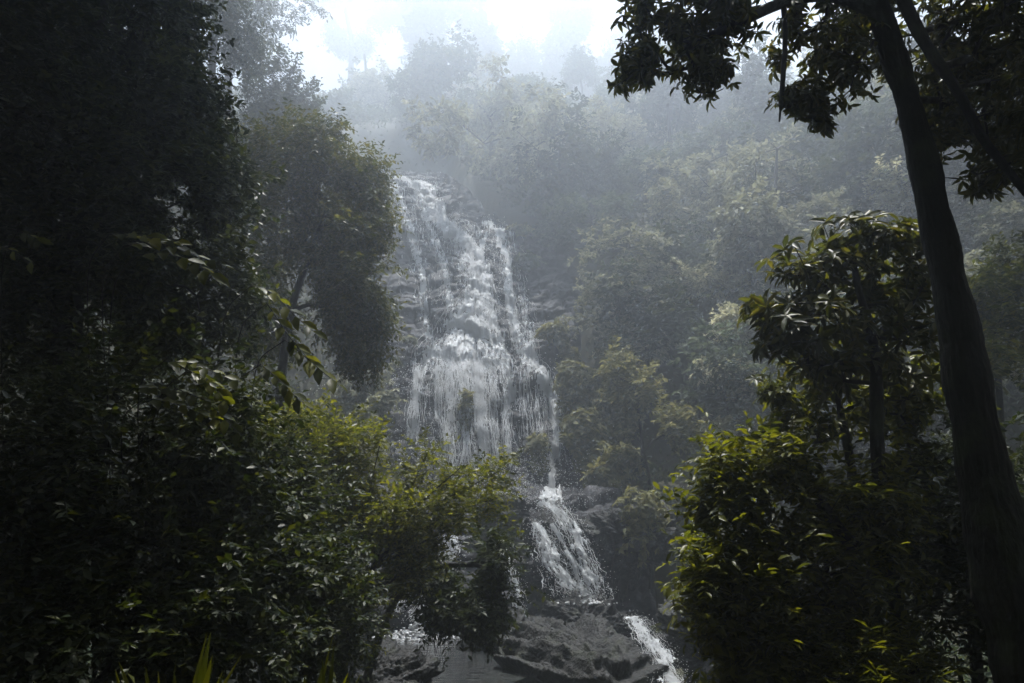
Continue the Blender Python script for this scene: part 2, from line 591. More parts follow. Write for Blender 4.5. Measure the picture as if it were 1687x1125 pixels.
thin = [([(645, 300, 10), (672, 370, 9), (690, 430, 9), (700, 500, 8), (705, 570, 8)], .66), ([(690, 325, 9), (720, 400, 9), (735, 470, 9), (742, 535, 10)], .66),
        ([(655, 305, 26), (675, 360, 40), (690, 420, 42), (700, 500, 36)], .36), ([(770, 360, 10), (790, 385, 10), (760, 430, 12), (765, 480, 10)], .55),
        ([(800, 480, 10), (815, 530, 12), (835, 590, 14), (845, 650, 12)], .66), ([(720, 345, 40), (765, 430, 55), (790, 520, 60), (800, 600, 66)], .36),
        ([(860, 470, 12), (866, 520, 10), (880, 590, 10)], .5), ([(830, 380, 20), (850, 480, 30), (870, 560, 26)], .4)]
film(g, thin, .62, off=.03)
for (pth, amp) in thin:
    strands(g, pth, 110, .012, (.3, 1.4), (.02, .08), core=.6)
g.build('trickle', M['water'], fall)
g = Geo()   # free curtain below the ledge
cur = []
for (x0, y0, x1, y1, hw, amp, n) in [(690, 602, 680, 742, 11, .82, 120), (722, 600, 722, 690, 10, .6, 40), (742, 598, 742, 745, 12, .7, 70), (765, 596, 770, 752, 10, .74, 70),
                                     (786, 594, 800, 764, 13, .95, 190), (808, 598, 820, 760, 9, .66, 50), (832, 600, 838, 750, 10, .66, 50), (862, 600, 868, 700, 13, .58, 30),
                                     (770, 590, 778, 655, 75, .5, 200), (760, 600, 765, 766, 80, .3, 150), (885, 630, 895, 760, 12, .5, 40)]:
    p3 = [(x0, y0, hw), ((x0 + x1) / 2, (y0 + y1) / 2, hw), (x1, y1, hw * 1.1)]
    cur.append((p3, amp))
    strands(g, p3, int(n * 1.5), .014, (.5, 2.4), (.15, .45), wander=.05)
film(g, cur, .78, off=.08, curtain=True)
drops(g, [(690, 610, 50), (740, 680, 90), (770, 750, 90)], 2600, .02, off=(.2, .8))
drops(g, [(720, 770, 60), (780, 790, 90), (905, 800, 24)], 2200, .017, off=(.1, 1.2))
film(g, [([(905, 785, 12), (905, 810, 22), (915, 834, 24)], .8)], .62, off=.06)
drops(g, [(760, 800, 60), (850, 815, 50), (920, 830, 40)], 1600, .017, off=(.1, .7))
g.build('veil', M['water'], fall)


# ------------------------------------------------------------------ boulders
def boulder(name, label, c, r, seed, sub=5, rough=.42, flat=.55, mat='rock_near', group='wet rocks at the foot of the fall'):
    rng = np.random.default_rng(seed)
    n = 60000 if max(r) > 1.2 else 20000
    nu, nv = int(math.sqrt(n * 2)), int(math.sqrt(n / 2))
    th = np.linspace(0, 2 * math.pi, nu, endpoint=False); ph = np.linspace(.02, math.pi - .02, nv)
    T, P = np.meshgrid(th, ph, indexing='ij')
    d = np.stack([np.cos(T) * np.sin(P), np.sin(T) * np.sin(P), np.cos(P)], -1)
    # cut by random planes for a fractured shape
    rr = np.full(T.shape, 1.25)
    for k in range(16):
        nrm = norm(rng.normal(size=3) * np.array([1, 1, .8]))
        dd = d @ nrm
        rr = np.where(dd > .05, np.minimum(rr, rng.uniform(.72, 1.0) / np.maximum(dd, .05)), rr)
    q = d * rr[..., None] * np.array(r)
    def tri(P, f, m):
        kk = norm(rng.normal(size=(m, 3)) * np.array([.8, .8, 2.2])) * f * rng.uniform(.6, 1.8, (m, 1)); ph_ = rng.random(m)
        w_ = P @ kk.T + ph_
        return (np.abs(w_ - np.floor(w_) - .5) * 2 - .5).mean(-1)
    warp = np.stack([Noise3(rng, 1.6)(q) for _ in range(3)], -1) * .08
    qq = q + warp
    q = q + d * (rough * 1.5 * tri(qq, .6, 2) + rough * 1.2 * tri(qq, 1.4, 2) + rough * .8 * tri(qq, 3.0, 3) + rough * .34 * tri(qq, 7.0, 3) + rough * .2 * tri(qq, 15.0, 4))[..., None]
    i, j = np.meshgrid(np.arange(nu), np.arange(nv - 1), indexing='ij')
    a = i * nv + j; b = ((i + 1) % nu) * nv + j
    g = Geo(); g.add(q.reshape(-1, 3), np.stack([a, b, b + 1, a + 1], -1).reshape(-1, 4))
    o = g.build(name, M[mat])
    o.location = [float(v) for v in c]
    return tag(o, label, 'rock', group)


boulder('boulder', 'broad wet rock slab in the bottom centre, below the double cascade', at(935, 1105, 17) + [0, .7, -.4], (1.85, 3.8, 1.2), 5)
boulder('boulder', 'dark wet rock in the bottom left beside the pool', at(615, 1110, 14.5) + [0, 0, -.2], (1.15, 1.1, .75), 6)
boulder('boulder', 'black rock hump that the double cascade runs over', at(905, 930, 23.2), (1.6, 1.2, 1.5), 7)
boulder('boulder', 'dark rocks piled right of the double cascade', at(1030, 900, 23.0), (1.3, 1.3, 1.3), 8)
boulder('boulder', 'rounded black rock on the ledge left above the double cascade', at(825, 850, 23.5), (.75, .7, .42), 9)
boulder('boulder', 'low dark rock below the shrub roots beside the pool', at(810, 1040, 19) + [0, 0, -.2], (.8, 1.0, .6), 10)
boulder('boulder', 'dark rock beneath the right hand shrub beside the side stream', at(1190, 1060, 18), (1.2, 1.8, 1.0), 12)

# pool
V = []
pg = np.random.default_rng(3)
ang = np.linspace(0, 2 * math.pi, 64, endpoint=False)
ctr = np.array([-2.6, 17.6, -2.42])
rim = np.stack([ctr[0] + 3.4 * np.cos(ang), ctr[1] + 5.2 * np.sin(ang), np.full(64, ctr[2])], -1)
g = Geo(); g.add(np.concatenate([[ctr], rim]), np.stack([np.zeros(64, int), 1 + np.arange(64), 1 + (np.arange(64) + 1) % 64], -1))
o = g.build('pool', M['pool']); tag(o, 'dark rippled pool of water at the foot of the fall', 'pool', kind='structure')


# free cascades off the cliff mesh: strands along 3-D paths
def cascade3d(label, paths, foam=None, seed=1):
    rng = np.random.default_rng(seed)
    g = Geo()
    for (P, hw, n, w) in paths:
        P = np.array(P, float)
        tt = np.linspace(0, 1, len(P))
        ln = np.linalg.norm(np.diff(P, axis=0), axis=1).sum()
        U, Q = np.meshgrid(np.linspace(0, 1, int(ln / .03)), np.arange(-1.5, 1.5, .022 / max(hw)), indexing='ij')
        sm = [np.convolve(np.pad(np.interp(np.linspace(0, 1, 200), tt, P[:, k]), 20, 'edge'), np.ones(41) / 41, 'valid') for k in range(3)]
        cP = np.stack([np.interp(U, np.linspace(0, 1, 200), c_) for c_ in sm], -1)
        h = np.interp(U, tt, hw)
        lat = Q * h; al = U * ln; so = seed * 13 + len(g.v)
        lump = fbm2(lat * 3.5, al * 3.0, so, 3)
        nz_ = fbm2(lat * 14 + 1.5 * fbm2(lat * 3, al * 2, so + 2, 2), al * 3.2, so + 5, 4) + .6 * fbm2(lat * 30, al * 9, so + 8, 2)
        f = np.exp(-.8 * (Q + .8 * fbm2(al * 1.3, al * 0, so, 3)) ** 2) + .95 * nz_ + .7 * lump - .78 - 1.4 * sstep(.8, 1.0, U + .25 * nz_) * (.5 + nz_)
        V = cP + np.stack([lat, -.22 * np.cos(np.clip(Q, -1.5, 1.5)) - .25 * lump - .1 * nz_, .12 * lump], -1)
        v, q_ = keep_quads(V, f > 0); g.add(v, q_)
        for _ in range(n // 3):
            a = rng.uniform(-.1, .95); b = min(1, a + rng.uniform(.08, .3)); a = max(a, 0)
            m = 9
            u = np.linspace(a, b, m)
            p = np.stack([np.interp(u, np.linspace(0, 1, 200), c_) for c_ in sm], -1)
            hh = np.interp(u, tt, hw)
            p[:, 0] += (rng.normal(0, .6) + .35 * np.cumsum(rng.normal(0, .3, m))) * hh
            p[:, 1] -= rng.uniform(.1, .4)
            p += rng.normal(0, .02, (m, 3))
            g.tube(p, np.maximum(w * .5 * rng.uniform(.4, 1) * np.sin(np.linspace(.2, 2.9, m)) * rng.uniform(.4, 1.3, m), .002), 3)
        k = n * 4
        u = rng.random(k)
        p = np.stack([np.interp(u, np.linspace(0, 1, 200), c_) for c_ in sm], -1)
        p[:, 0] += rng.normal(0, .85, k) * np.interp(u, tt, hw); p[:, 1] -= rng.uniform(0, .5, k); p[:, 2] += rng.normal(0, .08, k)
        blobs_geo(g, p, .5 * w * rng.uniform(.4, 1.3, k), rng)
    if foam is not None:
        c, rx, ry, k = foam
        a = rng.uniform(0, 6.28, k); r = np.abs(rng.normal(0, .5, k))
        p = np.stack([c[0] + rx * r * np.cos(a), c[1] + ry * r * np.sin(a), c[2] - .05 + .3 * np.exp(-r * 2.5) * rng.random(k) ** 2 + .12 * rng.normal(0, .5, k) * (r < .6)], -1)
        blobs_geo(g, p, .045 * rng.uniform(.4, 1.3, k), rng)
    o = g.build('cascade', M['water'])
    return tag(o, label, 'waterfall', 'small cascades among the rocks at the foot', 'structure')


cascade3d('double white cascade over the black rock hump, centre right',
          [([at(900, 825, 23.0), at(930, 850, 22.2), at(955, 900, 21.7), at(972, 950, 21.4), at(982, 988, 21.1)], [.25, .3, .32, .34, .34], 360, .03),
           ([at(880, 858, 22.5), at(898, 895, 21.9), at(918, 940, 21.5), at(945, 985, 21.1)], [.15, .3, .36, .4], 320, .03),
           ([at(905, 860, 22.3), at(935, 910, 21.7), at(955, 960, 21.4), at(962, 988, 21.1)], [.1, .12, .12, .12], 60, .02)],
          (at(965, 990, 20.9), .6, .4, 1300), 1)
boulder('boulder', 'low flat rock shelf under the foot of the double cascade', at(975, 1012, 20.7) + [0, 0, -.3], (1.25, .9, .5), 14)
cascade3d('thin white cascade between the shrub and the black hump',
          [([at(826, 885, 21.9), at(836, 925, 21.2), at(850, 970, 20.9), at(858, 1012, 20.7)], [.12, .13, .16, .16], 170, .026)],
          (at(858, 1013, 20.6), .18, .15, 150), 2)
cascade3d('white cascade pouring into the pool behind the shrub',
          [([at(745, 880, 22.6), at(738, 920, 22.0), at(715, 970, 21.7), at(692, 1028, 21.2)], [.2, .3, .35, .38], 420, .035),
           ([at(668, 900, 22.4), at(664, 960, 22.0), at(660, 1010, 21.4)], [.12, .12, .14], 80, .024)],
          (at(685, 1034, 20.9) * [1, 1, 0] + [0, 0, -2.4], 1.1, .55, 2600), 3)
cascade3d('white stream running down the side of the slab, bottom right',
          [([at(1040, 1012, 19.0), at(1062, 1045, 17.6), at(1084, 1080, 16.0), at(1108, 1125, 14.6), at(1118, 1150, 14.0)], [.2, .22, .24, .26, .26], 420, .024)], None, 4)


# ------------------------------------------------------------------ plants
LEAF8 = np.array([[0, 0, 0], [.38, -.5, .05], [.38, 0, -.03], [.38, .5, .05], [.74, -.36, .0], [.74, 0, -.08], [.74, .36, .0], [1, 0, -.18]])
LEAF8_T = np.array([[0, 1, 2], [0, 2, 3], [4, 7, 5], [5, 7, 6]])
LEAF8_Q = np.array([[1, 4, 5, 2], [2, 5, 6, 3]])
LEAF4 = np.array([[0, 0, 0], [.5, -.5, .06], [1, 0, -.1], [.5, .5, .06]])
LEAF4_T = np.array([[0, 1, 2], [0, 2, 3]])


def add_leaves(g, P, D, Nrm, L, W, fine=False):
    D = norm(D)
    A = norm(np.cross(Nrm, D)); U = np.cross(D, A)
    tp = LEAF8 if fine else LEAF4
    k = len(tp)
    v = P[:, None] + D[:, None] * (tp[None, :, 0:1] * L[:, None, None]) + A[:, None] * (tp[None, :, 1:2] * W[:, None, None]) \
        + U[:, None] * (tp[None, :, 2:3] * L[:, None, None])
    off = (np.arange(len(P)) * k)[:, None, None]
    if fine:
        g.add(v, (LEAF8_T[None] + off).reshape(-1, 3), (LEAF8_Q[None] + off).reshape(-1, 4))
    else:
        g.add(v, (LEAF4_T[None] + off).reshape(-1, 3))


def blob_sample(blobs, n, rng, shell=2.4, freq=1.2, gap=-.25):
    """blobs: (cx,cy,cz,rx,ry,rz[,weight]); returns points and outward directions"""
    B = np.array([list(b) + [1.0] * (7 - len(b)) for b in blobs], float)
    w = np.prod(B[:, 3:6], 1) ** .75 * B[:, 6]; w /= w.sum()
    nz = Noise3(rng, freq); nz2 = Noise3(rng, freq * 2.7)
    outP, outD, have = [], [], 0
    for _ in range(12):
        k = rng.choice(len(B), n * 2, p=w)
        d = norm(rng.normal(size=(n * 2, 3)))
        r = rng.random(n * 2) ** (1 / shell)
        r = r * (1 + .16 * nz2(d * 2 + k[:, None])) * (1 + .4 * (rng.random(n * 2) > .82) * rng.random(n * 2))
        P = B[k, :3] + d * r[:, None] * B[k, 3:6]
        keep = (nz(P) + .5 * nz2(P)) > gap
        P = P[keep]; d = d[keep]
        outP.append(P); outD.append(d); have += len(P)
        if have >= n: break
    return np.concatenate(outP)[:n], np.concatenate(outD)[:n]


def grow(g, trunk, tr, tips, rng, r_tip=.006, step=.35, kink=.12, arch=.12, tex_k=10):
    """limbs that join every tip to the nearest wood already grown; one mesh"""
    trunk = np.asarray(trunk, float)
    cap = len(trunk) + len(tips) * 14 + 50
    nodes = np.zeros((cap, 3)); par = np.full(cap, -1); plen = np.zeros(cap)
    n = len(trunk)
    nodes[:n] = trunk; par[1:n] = np.arange(n - 1)
    rad0 = np.zeros(cap); rad0[:n] = tr
    d0 = np.min(np.linalg.norm(tips[:, None] - trunk[None], axis=-1), 1)
    tipn = []
    for i in np.argsort(d0):
        t = tips[i]
        dv = np.linalg.norm(nodes[:n] - t, axis=1)
        cost = dv + .12 * plen[:n] + .5 * np.maximum(0, nodes[:n, 2] - t[2])
        cost[0] += .3
        j = int(np.argmin(cost)); d = dv[j]
        m = int(min(12, max(1, d / step)))
        u = np.arange(1, m + 1) / m
        p = nodes[j] * (1 - u)[:, None] + t * u[:, None]
        amp = kink * d * np.sin(math.pi * u)
        p = p + rng.normal(0, 1, (1, 3)) * amp[:, None] * .7 + rng.normal(0, 1, (m, 3)) * amp[:, None] * .25
        p[:, 2] += arch * d * np.sin(math.pi * u)
        p[-1] = t
        if n + m >= cap: break
        nodes[n:n + m] = p
        par[n] = j; par[n + 1:n + m] = np.arange(n, n + m - 1)
        plen[n:n + m] = plen[j] + d * u
        n += m; tipn.append(n - 1)
    cnt = np.zeros(n)
    cnt[tipn] = 1
    for i in range(n - 1, 0, -1):
        if par[i] >= 0: cnt[par[i]] += cnt[i]
    rad = np.maximum(r_tip * np.maximum(cnt, 1) ** .5, rad0[:n])
    nt = len(trunk)
    for i in range(nt, n):
        rad[i] = min(rad[i], rad[par[i]] * .92) if par[i] >= nt else min(rad[i], rad[par[i]] * .75)
    g.tube(nodes[:nt], rad[:nt], tex_k)
    child = {}
    for i in range(nt, n): child.setdefault(par[i], []).append(i)
    starts = [(p_, c_) for p_ in range(nt) for c_ in child.get(p_, [])]
    while starts:
        p_, c_ = starts.pop()
        ch = [p_, c_]; cur = c_
        while cur in child:
            kids = sorted(child[cur], key=lambda q: -cnt[q])
            ch.append(kids[0])
            starts += [(cur, q) for q in kids[1:]]
            cur = kids[0]
        r = rad[ch].copy(); r[0] = r[1]
        g.tube(nodes[ch], r, 8 if r.max() > .08 else 5 if r.max() > .02 else 3)


def sprig_leaves(gl, gw, tips, dirs, rng, twig, nleaf, L, W, droop=.35, fine=False, spread=1.0, flat=.6, rt=.003):
    """a thin twig at every tip with leaves set along it on alternate sides"""
    n = len(tips)
    d = norm(dirs + rng.normal(0, .45, (n, 3)) + np.array([0, 0, -droop]))
    side = norm(np.cross(d, np.array([0, 0, 1.]) + rng.normal(0, .25, (n, 3))))
    up = norm(np.cross(side, d))
    tl = twig * rng.uniform(.6, 1.3, n)
    if gw is not None:
        k = 3
        P = np.stack([tips, tips + d * tl[:, None] * .5 + np.array([0, 0, .02]), tips + d * tl[:, None]], 1)
        a = side * rt; b = up * rt
        ring = np.stack([a, -.5 * a + .87 * b, -.5 * a - .87 * b], 1)
        v = P[:, :, None] + ring[:, None] * np.array([1, .7, .35])[None, :, None, None]
        o = (np.arange(n) * 9)[:, None, None]
        q = []
        for s_ in range(2):
            for j in range(3):
                q.append([s_ * 3 + j, s_ * 3 + (j + 1) % 3, s_ * 3 + 3 + (j + 1) % 3, s_ * 3 + 3 + j])
        gw.add(v, (np.array(q)[None] + o).reshape(-1, 4))
    u = (np.arange(nleaf) + rng.uniform(.2, .9, (n, nleaf))) / nleaf
    sg = np.where(np.arange(nleaf) % 2 == 0, 1, -1)[None]
    P = tips[:, None] + d[:, None] * (u * tl[:, None])[..., None]
    D = d[:, None] * .55 + side[:, None] * (sg * spread)[..., None] + rng.normal(0, .35, (n, nleaf, 3)) + np.array([0, 0, -.25 * droop])
    Nn = up[:, None] * flat + np.array([0, 0, .5]) + rng.normal(0, .45, (n, nleaf, 3))
    sc = rng.uniform(.55, 1.25, (n, nleaf))
    add_leaves(gl, P.reshape(-1, 3), D.reshape(-1, 3), Nn.reshape(-1, 3), (L * sc).ravel(), (W * sc).ravel(), fine)


def rosette_leaves(gl, tips, dirs, rng, k, L, W, fine=True, el=.25, droop=.25):
    """whorls of oblong leaves radiating from every twig end"""
    n = len(tips)
    ax = norm(dirs * .6 + np.array([0, 0, .6]) + rng.normal(0, .35, (n, 3)))
    a = norm(np.cross(ax, rng.normal(size=(n, 3)))); b = np.cross(ax, a)
    th = (np.arange(k)[None] + rng.uniform(-.3, .3, (n, k))) / k * 6.283
    e = el + rng.normal(0, .28, (n, k))
    rad = a[:, None] * np.cos(th)[..., None] + b[:, None] * np.sin(th)[..., None]
    D = rad * np.cos(e)[..., None] + ax[:, None] * np.sin(e)[..., None] + np.array([0, 0, -droop])
    Nn = ax[:, None] + rng.normal(0, .2, (n, k, 3))
    sc = rng.uniform(.6, 1.2, (n, k))
    P = np.repeat(tips[:, None], k, 1) + rng.normal(0, .012, (n, k, 3))
    add_leaves(gl, P.reshape(-1, 3), D.reshape(-1, 3), Nn.reshape(-1, 3), (L * sc).ravel(), (W * sc).ravel(), fine)


def pblob(px, py, rx, ry, Y, depth=None, w=1.0):
    c_ = at(px, py, Y); k = Y / F
    return (c_[0], c_[1], c_[2], rx * k, depth if depth else .5 * (rx + ry) * k, ry * k, w)


def plant(name, label, cat, seed, trunk, tr, blobs, leaf, n, kind='sprig', L=.1, W=.05, twig=.3, nleaf=9, limbs=220, mat='leaf_dark',
          bark='bark', fine=False, freq=1.2, gap=-.25, shell=2.4, droop=.35, k=7, group=None, step=.35, r_tip=.006, kink=.12, el=.25, spread=1.0):
    rng = np.random.default_rng(seed)
    trunk = np.asarray(trunk, float)
    root = thing(name, label, cat, trunk[0], group)
    tips, dirs = blob_sample(blobs, n, rng, shell, freq, gap)
    gl, gw = Geo(), Geo()
    sel = rng.choice(len(tips), min(limbs, len(tips)), replace=False)
    grow(gw, trunk, np.asarray(tr, float), tips[sel], rng, r_tip, step, kink)
    if kind == 'sprig':
        sprig_leaves(gl, gl, tips, dirs, rng, twig, nleaf, L, W, droop, fine, spread)
    else:
        rosette_leaves(gl, tips, dirs, rng, k, L, W, fine, el)
    relative(gw, trunk[0]).build('trunk', M[bark], root, True)
    relative(gl, trunk[0]).build('crown', M[mat], root)
    return root


def curve(pts, m=24):
    pts = np.array(pts, float); tt = np.linspace(0, 1, len(pts)); u = np.linspace(0, 1, m)
    out = np.stack([np.interp(u, tt, pts[:, k]) for k in range(3)], -1)
    for _ in range(3):
        out[1:-1] = .25 * out[:-2] + .5 * out[1:-1] + .25 * out[2:]
    return out


# ---- left side: tall dark trees and thicket
def gz(x, y):
    return float(hill(x, y))


def base(px, py, Y):
    p = at(px, py, Y); return np.array([p[0], p[1], gz(p[0], p[1]) - .1])


def pc(*pts, m=24):
    return curve([at(a, b, c) for a, b, c in pts], m)


def rooted(px, Y, *pts, m=24):
    b = base(px, 900, Y)
    return curve([b] + [at(a, q, c) for a, q, c in pts], m)


def taper(a, b, m=24):
    return np.linspace(a, b, m)


def bark_tube(g, pts, rad, k=72, m=420):
    """trunk with ridged, knotted bark"""
    u0 = np.linspace(0, 1, len(pts)); u = np.linspace(0, 1, m)
    P = np.stack([np.interp(u, u0, pts[:, q]) for q in range(3)], -1)
    kk = np.ones(15) / 15
    P = np.stack([np.convolve(np.pad(P[:, q], 7, 'reflect', reflect_type='odd'), kk, 'valid') for q in range(3)], -1)
    r = np.interp(u, u0, rad); t = norm(np.gradient(P, axis=0))
    a = norm(np.cross(t, [.3, 1.0, .1])); b = np.cross(t, a)
    ln = np.concatenate([[0], np.cumsum(np.linalg.norm(np.diff(P, axis=0), axis=1))])
    th = np.arange(k) / k * 2 * math.pi
    A, T = np.meshgrid(ln, th, indexing='ij')
    cu, cv = np.cos(T), np.sin(T)
    nz = Noise3(np.random.default_rng(4), 3.0)
    Q = np.stack([cu * .6, cv * .6, A * 1.6], -1)
    w = nz(Q.reshape(-1, 3)).reshape(T.shape)
    ridg = np.abs(np.sin(T * 11 + 2.2 * w + .8 * np.sin(A * 5)))
    rel = .07 * w + .06 * ridg + .12 * fbm2(T * 14 / 6.283 * 3, A * 9, 17, 4)
    for (av, tv, h) in [(3.2, 3.9, .22), (4.6, 2.2, .2), (5.6, 4.4, .16), (6.6, 1.4, .2)]:
        rel = rel + h * np.exp(-((A - av) / .09) ** 2 - ((np.mod(T - tv + math.pi, 6.283) - math.pi) / .4) ** 2)
    R_ = r[:, None] * (1 + rel)
    V = P[:, None] + (a[:, None] * cu[..., None] + b[:, None] * cv[..., None]) * R_[..., None]
    i, j = np.meshgrid(np.arange(m - 1), np.arange(k), indexing='ij')
    g.add(V.reshape(-1, 3), np.stack([i * k + j, i * k + (j + 1) % k, (i + 1) * k + (j + 1) % k, (i + 1) * k + j], -1).reshape(-1, 4))


def plant2(name, label, cat, seed, trunk, tr, extra, blobs, n, **kw):
    """plant() with extra limbs given as paths"""
    rng = np.random.default_rng(seed)
    trunk = np.asarray(trunk, float)
    root = thing(name, label, cat, trunk[0], kw.get('group'))
    tips, dirs = blob_sample(blobs, n, rng, kw.get('shell', 2.4), kw.get('freq', 1.2), kw.get('gap', -.25))
    gl, gw = Geo(), Geo()
    for (p, r0, r1) in extra:
        gw.tube(p, np.linspace(r0, r1, len(p)), 8)
    sel = rng.choice(len(tips), min(kw.get('limbs', 200), len(tips)), replace=False)
    paths = [trunk] + [e[0] for e in extra]
    dist = np.stack([np.min(np.linalg.norm(tips[sel][:, None] - p[None], axis=-1), 1) for p in paths])
    own = dist.argmin(0)
    for k, p in enumerate(paths):
        if k == 0 and kw.get('bark_relief'): bark_tube(gw, p, tr)
        r_ = np.asarray(tr, float) * (.8 if kw.get('bark_relief') else 1) if k == 0 else np.linspace(extra[k - 1][1], extra[k - 1][2], len(p))
        tk = tips[sel][own == k]
        if len(tk) or k == 0:
            grow(gw, p, r_, tk if len(tk) else tips[sel][:1], rng, kw.get('r_tip', .005), kw.get('step', .3), kw.get('kink', .12), tex_k=18 if k == 0 else 8)
    if kw.get('kind', 'rosette') == 'rosette':
        rosette_leaves(gl, tips, dirs, rng, kw.get('k', 7), kw['L'], kw['W'], True, kw.get('el', .25), kw.get('droop', .25))
    else:
        sprig_leaves(gl, gl, tips, dirs, rng, kw.get('twig', .3), kw.get('nleaf', 10), kw['L'], kw['W'], kw.get('droop', .35), kw.get('fine', False))
    relative(gw, trunk[0]).build('trunk', M[kw.get('bark', 'bark')], root, True)
    relative(gl, trunk[0]).build('crown', M[kw['mat']], root)
    return root


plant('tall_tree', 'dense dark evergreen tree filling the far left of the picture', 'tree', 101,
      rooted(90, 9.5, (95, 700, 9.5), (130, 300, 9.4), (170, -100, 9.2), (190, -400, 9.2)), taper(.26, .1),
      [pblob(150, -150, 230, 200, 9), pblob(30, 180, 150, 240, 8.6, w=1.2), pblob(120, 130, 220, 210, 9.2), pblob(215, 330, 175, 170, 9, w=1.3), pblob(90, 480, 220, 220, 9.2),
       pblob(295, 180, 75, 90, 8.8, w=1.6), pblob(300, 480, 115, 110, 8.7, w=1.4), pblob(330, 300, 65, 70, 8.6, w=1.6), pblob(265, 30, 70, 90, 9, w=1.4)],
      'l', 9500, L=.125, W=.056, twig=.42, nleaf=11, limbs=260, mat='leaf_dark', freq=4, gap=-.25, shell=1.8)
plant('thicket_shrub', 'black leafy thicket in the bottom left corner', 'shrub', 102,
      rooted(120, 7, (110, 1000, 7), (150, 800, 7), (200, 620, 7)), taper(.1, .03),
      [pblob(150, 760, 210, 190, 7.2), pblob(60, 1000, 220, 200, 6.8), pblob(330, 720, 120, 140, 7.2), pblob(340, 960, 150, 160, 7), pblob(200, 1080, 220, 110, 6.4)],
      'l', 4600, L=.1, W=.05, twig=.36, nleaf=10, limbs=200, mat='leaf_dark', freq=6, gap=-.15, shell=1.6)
plant('thicket_shrub', 'dark small-leaved shrub above the grass blades, left of the pool', 'shrub', 103,
      rooted(470, 8.5, (465, 1000, 8.5), (470, 880, 8.4), (480, 780, 8.3)), taper(.06, .02),
      [pblob(460, 900, 110, 130, 8.5), pblob(530, 1010, 80, 80, 8.3), pblob(430, 1060, 120, 70, 8), pblob(420, 760, 80, 70, 8.6)],
      'l', 2300, L=.085, W=.042, twig=.34, nleaf=10, limbs=160, mat='leaf_dark', freq=6, gap=-.1, shell=1.6)
plant('round_tree', 'round-crowned dark tree with drooping leaves left of the waterfall', 'tree', 104,
      rooted(455, 15.5, (462, 620, 15.3), (480, 500, 15.2), (515, 410, 15), (545, 330, 15)), taper(.12, .05),
      [pblob(495, 290, 95, 95, 15), pblob(560, 370, 72, 110, 15), pblob(590, 480, 52, 120, 15, w=1.6), pblob(595, 420, 46, 90, 15, w=1.4), pblob(470, 235, 60, 40, 15), pblob(600, 300, 34, 55, 15),
       pblob(440, 360, 60, 90, 15.2), pblob(440, 520, 50, 80, 15.4), pblob(620, 440, 22, 60, 15), pblob(545, 215, 26, 20, 15), pblob(618, 275, 18, 16, 15), pblob(600, 570, 30, 40, 15.2)],
      'l', 4800, L=.13, W=.055, twig=.5, nleaf=11, limbs=260, mat='leaf_glossy', freq=2.6, gap=-.3, droop=.8, shell=1.9)
FT = []
for (q0, q1, q2) in [((600, 960), (650, 860), (705, 745)), ((610, 940), (690, 830), (765, 765)), ((615, 930), (720, 830), (838, 768)), ((620, 930), (730, 850), (835, 815)), ((620, 935), (720, 880), (800, 850)),
                     ((590, 960), (600, 850), (625, 735)), ((580, 960), (560, 850), (560, 735)), ((570, 980), (520, 880), (490, 760)), ((600, 960), (640, 900), (690, 800)), ((585, 980), (640, 960), (700, 915))]:
    FT.append((q0, q1, q2))
ft = rooted(540, 11.3, (560, 1060, 11.2), (585, 1000, 11), (600, 950, 11))
fb = []
for (q0, q1, q2) in FT:
    yy = 11 + .5 * math.sin(q2[0])
    for u in np.linspace(.35, 1, 6):
        px = (1 - u) ** 2 * q0[0] + 2 * u * (1 - u) * q1[0] + u * u * q2[0]; py = (1 - u) ** 2 * q0[1] + 2 * u * (1 - u) * q1[1] + u * u * q2[1]
        fb.append(pblob(px, py, 40 - 18 * u, 16 - 8 * u, yy, .3))
fb += [pblob(540, 760, 90, 60, 11.2), pblob(500, 880, 90, 80, 11.3), pblob(470, 715, 70, 55, 11.5), pblob(590, 880, 80, 60, 11.3), pblob(560, 1020, 60, 50, 11.3)]
plant2('fine_leaved_shrub', 'yellow-green shrub with fine slanting branches in front of the cascades', 'shrub', 105, ft, taper(.04, .02),
       [(pc((*q0, 11), (*q1, 11 + .25 * math.sin(q2[0])), (*q2, 11 + .5 * math.sin(q2[0]))), .016, .004) for q0, q1, q2 in FT], fb, 2500,
       kind='sprig', L=.1, W=.046, twig=.42, nleaf=11, limbs=420, mat='leaf_bright', freq=5, gap=-.3, shell=1.8, droop=-.1, kink=.06)
r = plant('hanging_shrub', 'dark shrub tuft hanging in front of the pool with thin roots below', 'shrub', 106,
          rooted(600, 12.4, (640, 1000, 12.4), (700, 930, 12.4), (780, 930, 12.3)), taper(.06, .03),
          [pblob(765, 950, 75, 55, 12.4), pblob(800, 905, 45, 34, 12.3), pblob(735, 1010, 45, 50, 12.4), pblob(800, 1000, 45, 45, 12.4), pblob(690, 930, 40, 40, 12.5)],
          'l', 800, L=.12, W=.052, twig=.36, nleaf=11, limbs=120, mat='leaf_dark', freq=5, gap=-.1, droop=.6, shell=1.7)
rr = np.random.default_rng(7); g = Geo()
for _ in range(150):
    a, b = rr.uniform(705, 835), rr.uniform(960, 1020); l = rr.uniform(30, 95)
    P = at(np.full(7, a) + np.cumsum(rr.normal(0, 2.5, 7)), np.linspace(b, b + l, 7), 12.4 + rr.uniform(-.3, .3))
    g.tube(P, np.linspace(.007, .002, 7), 3)
relative(g, np.array(r.location)).build('hanging_root', M['bark'], r)
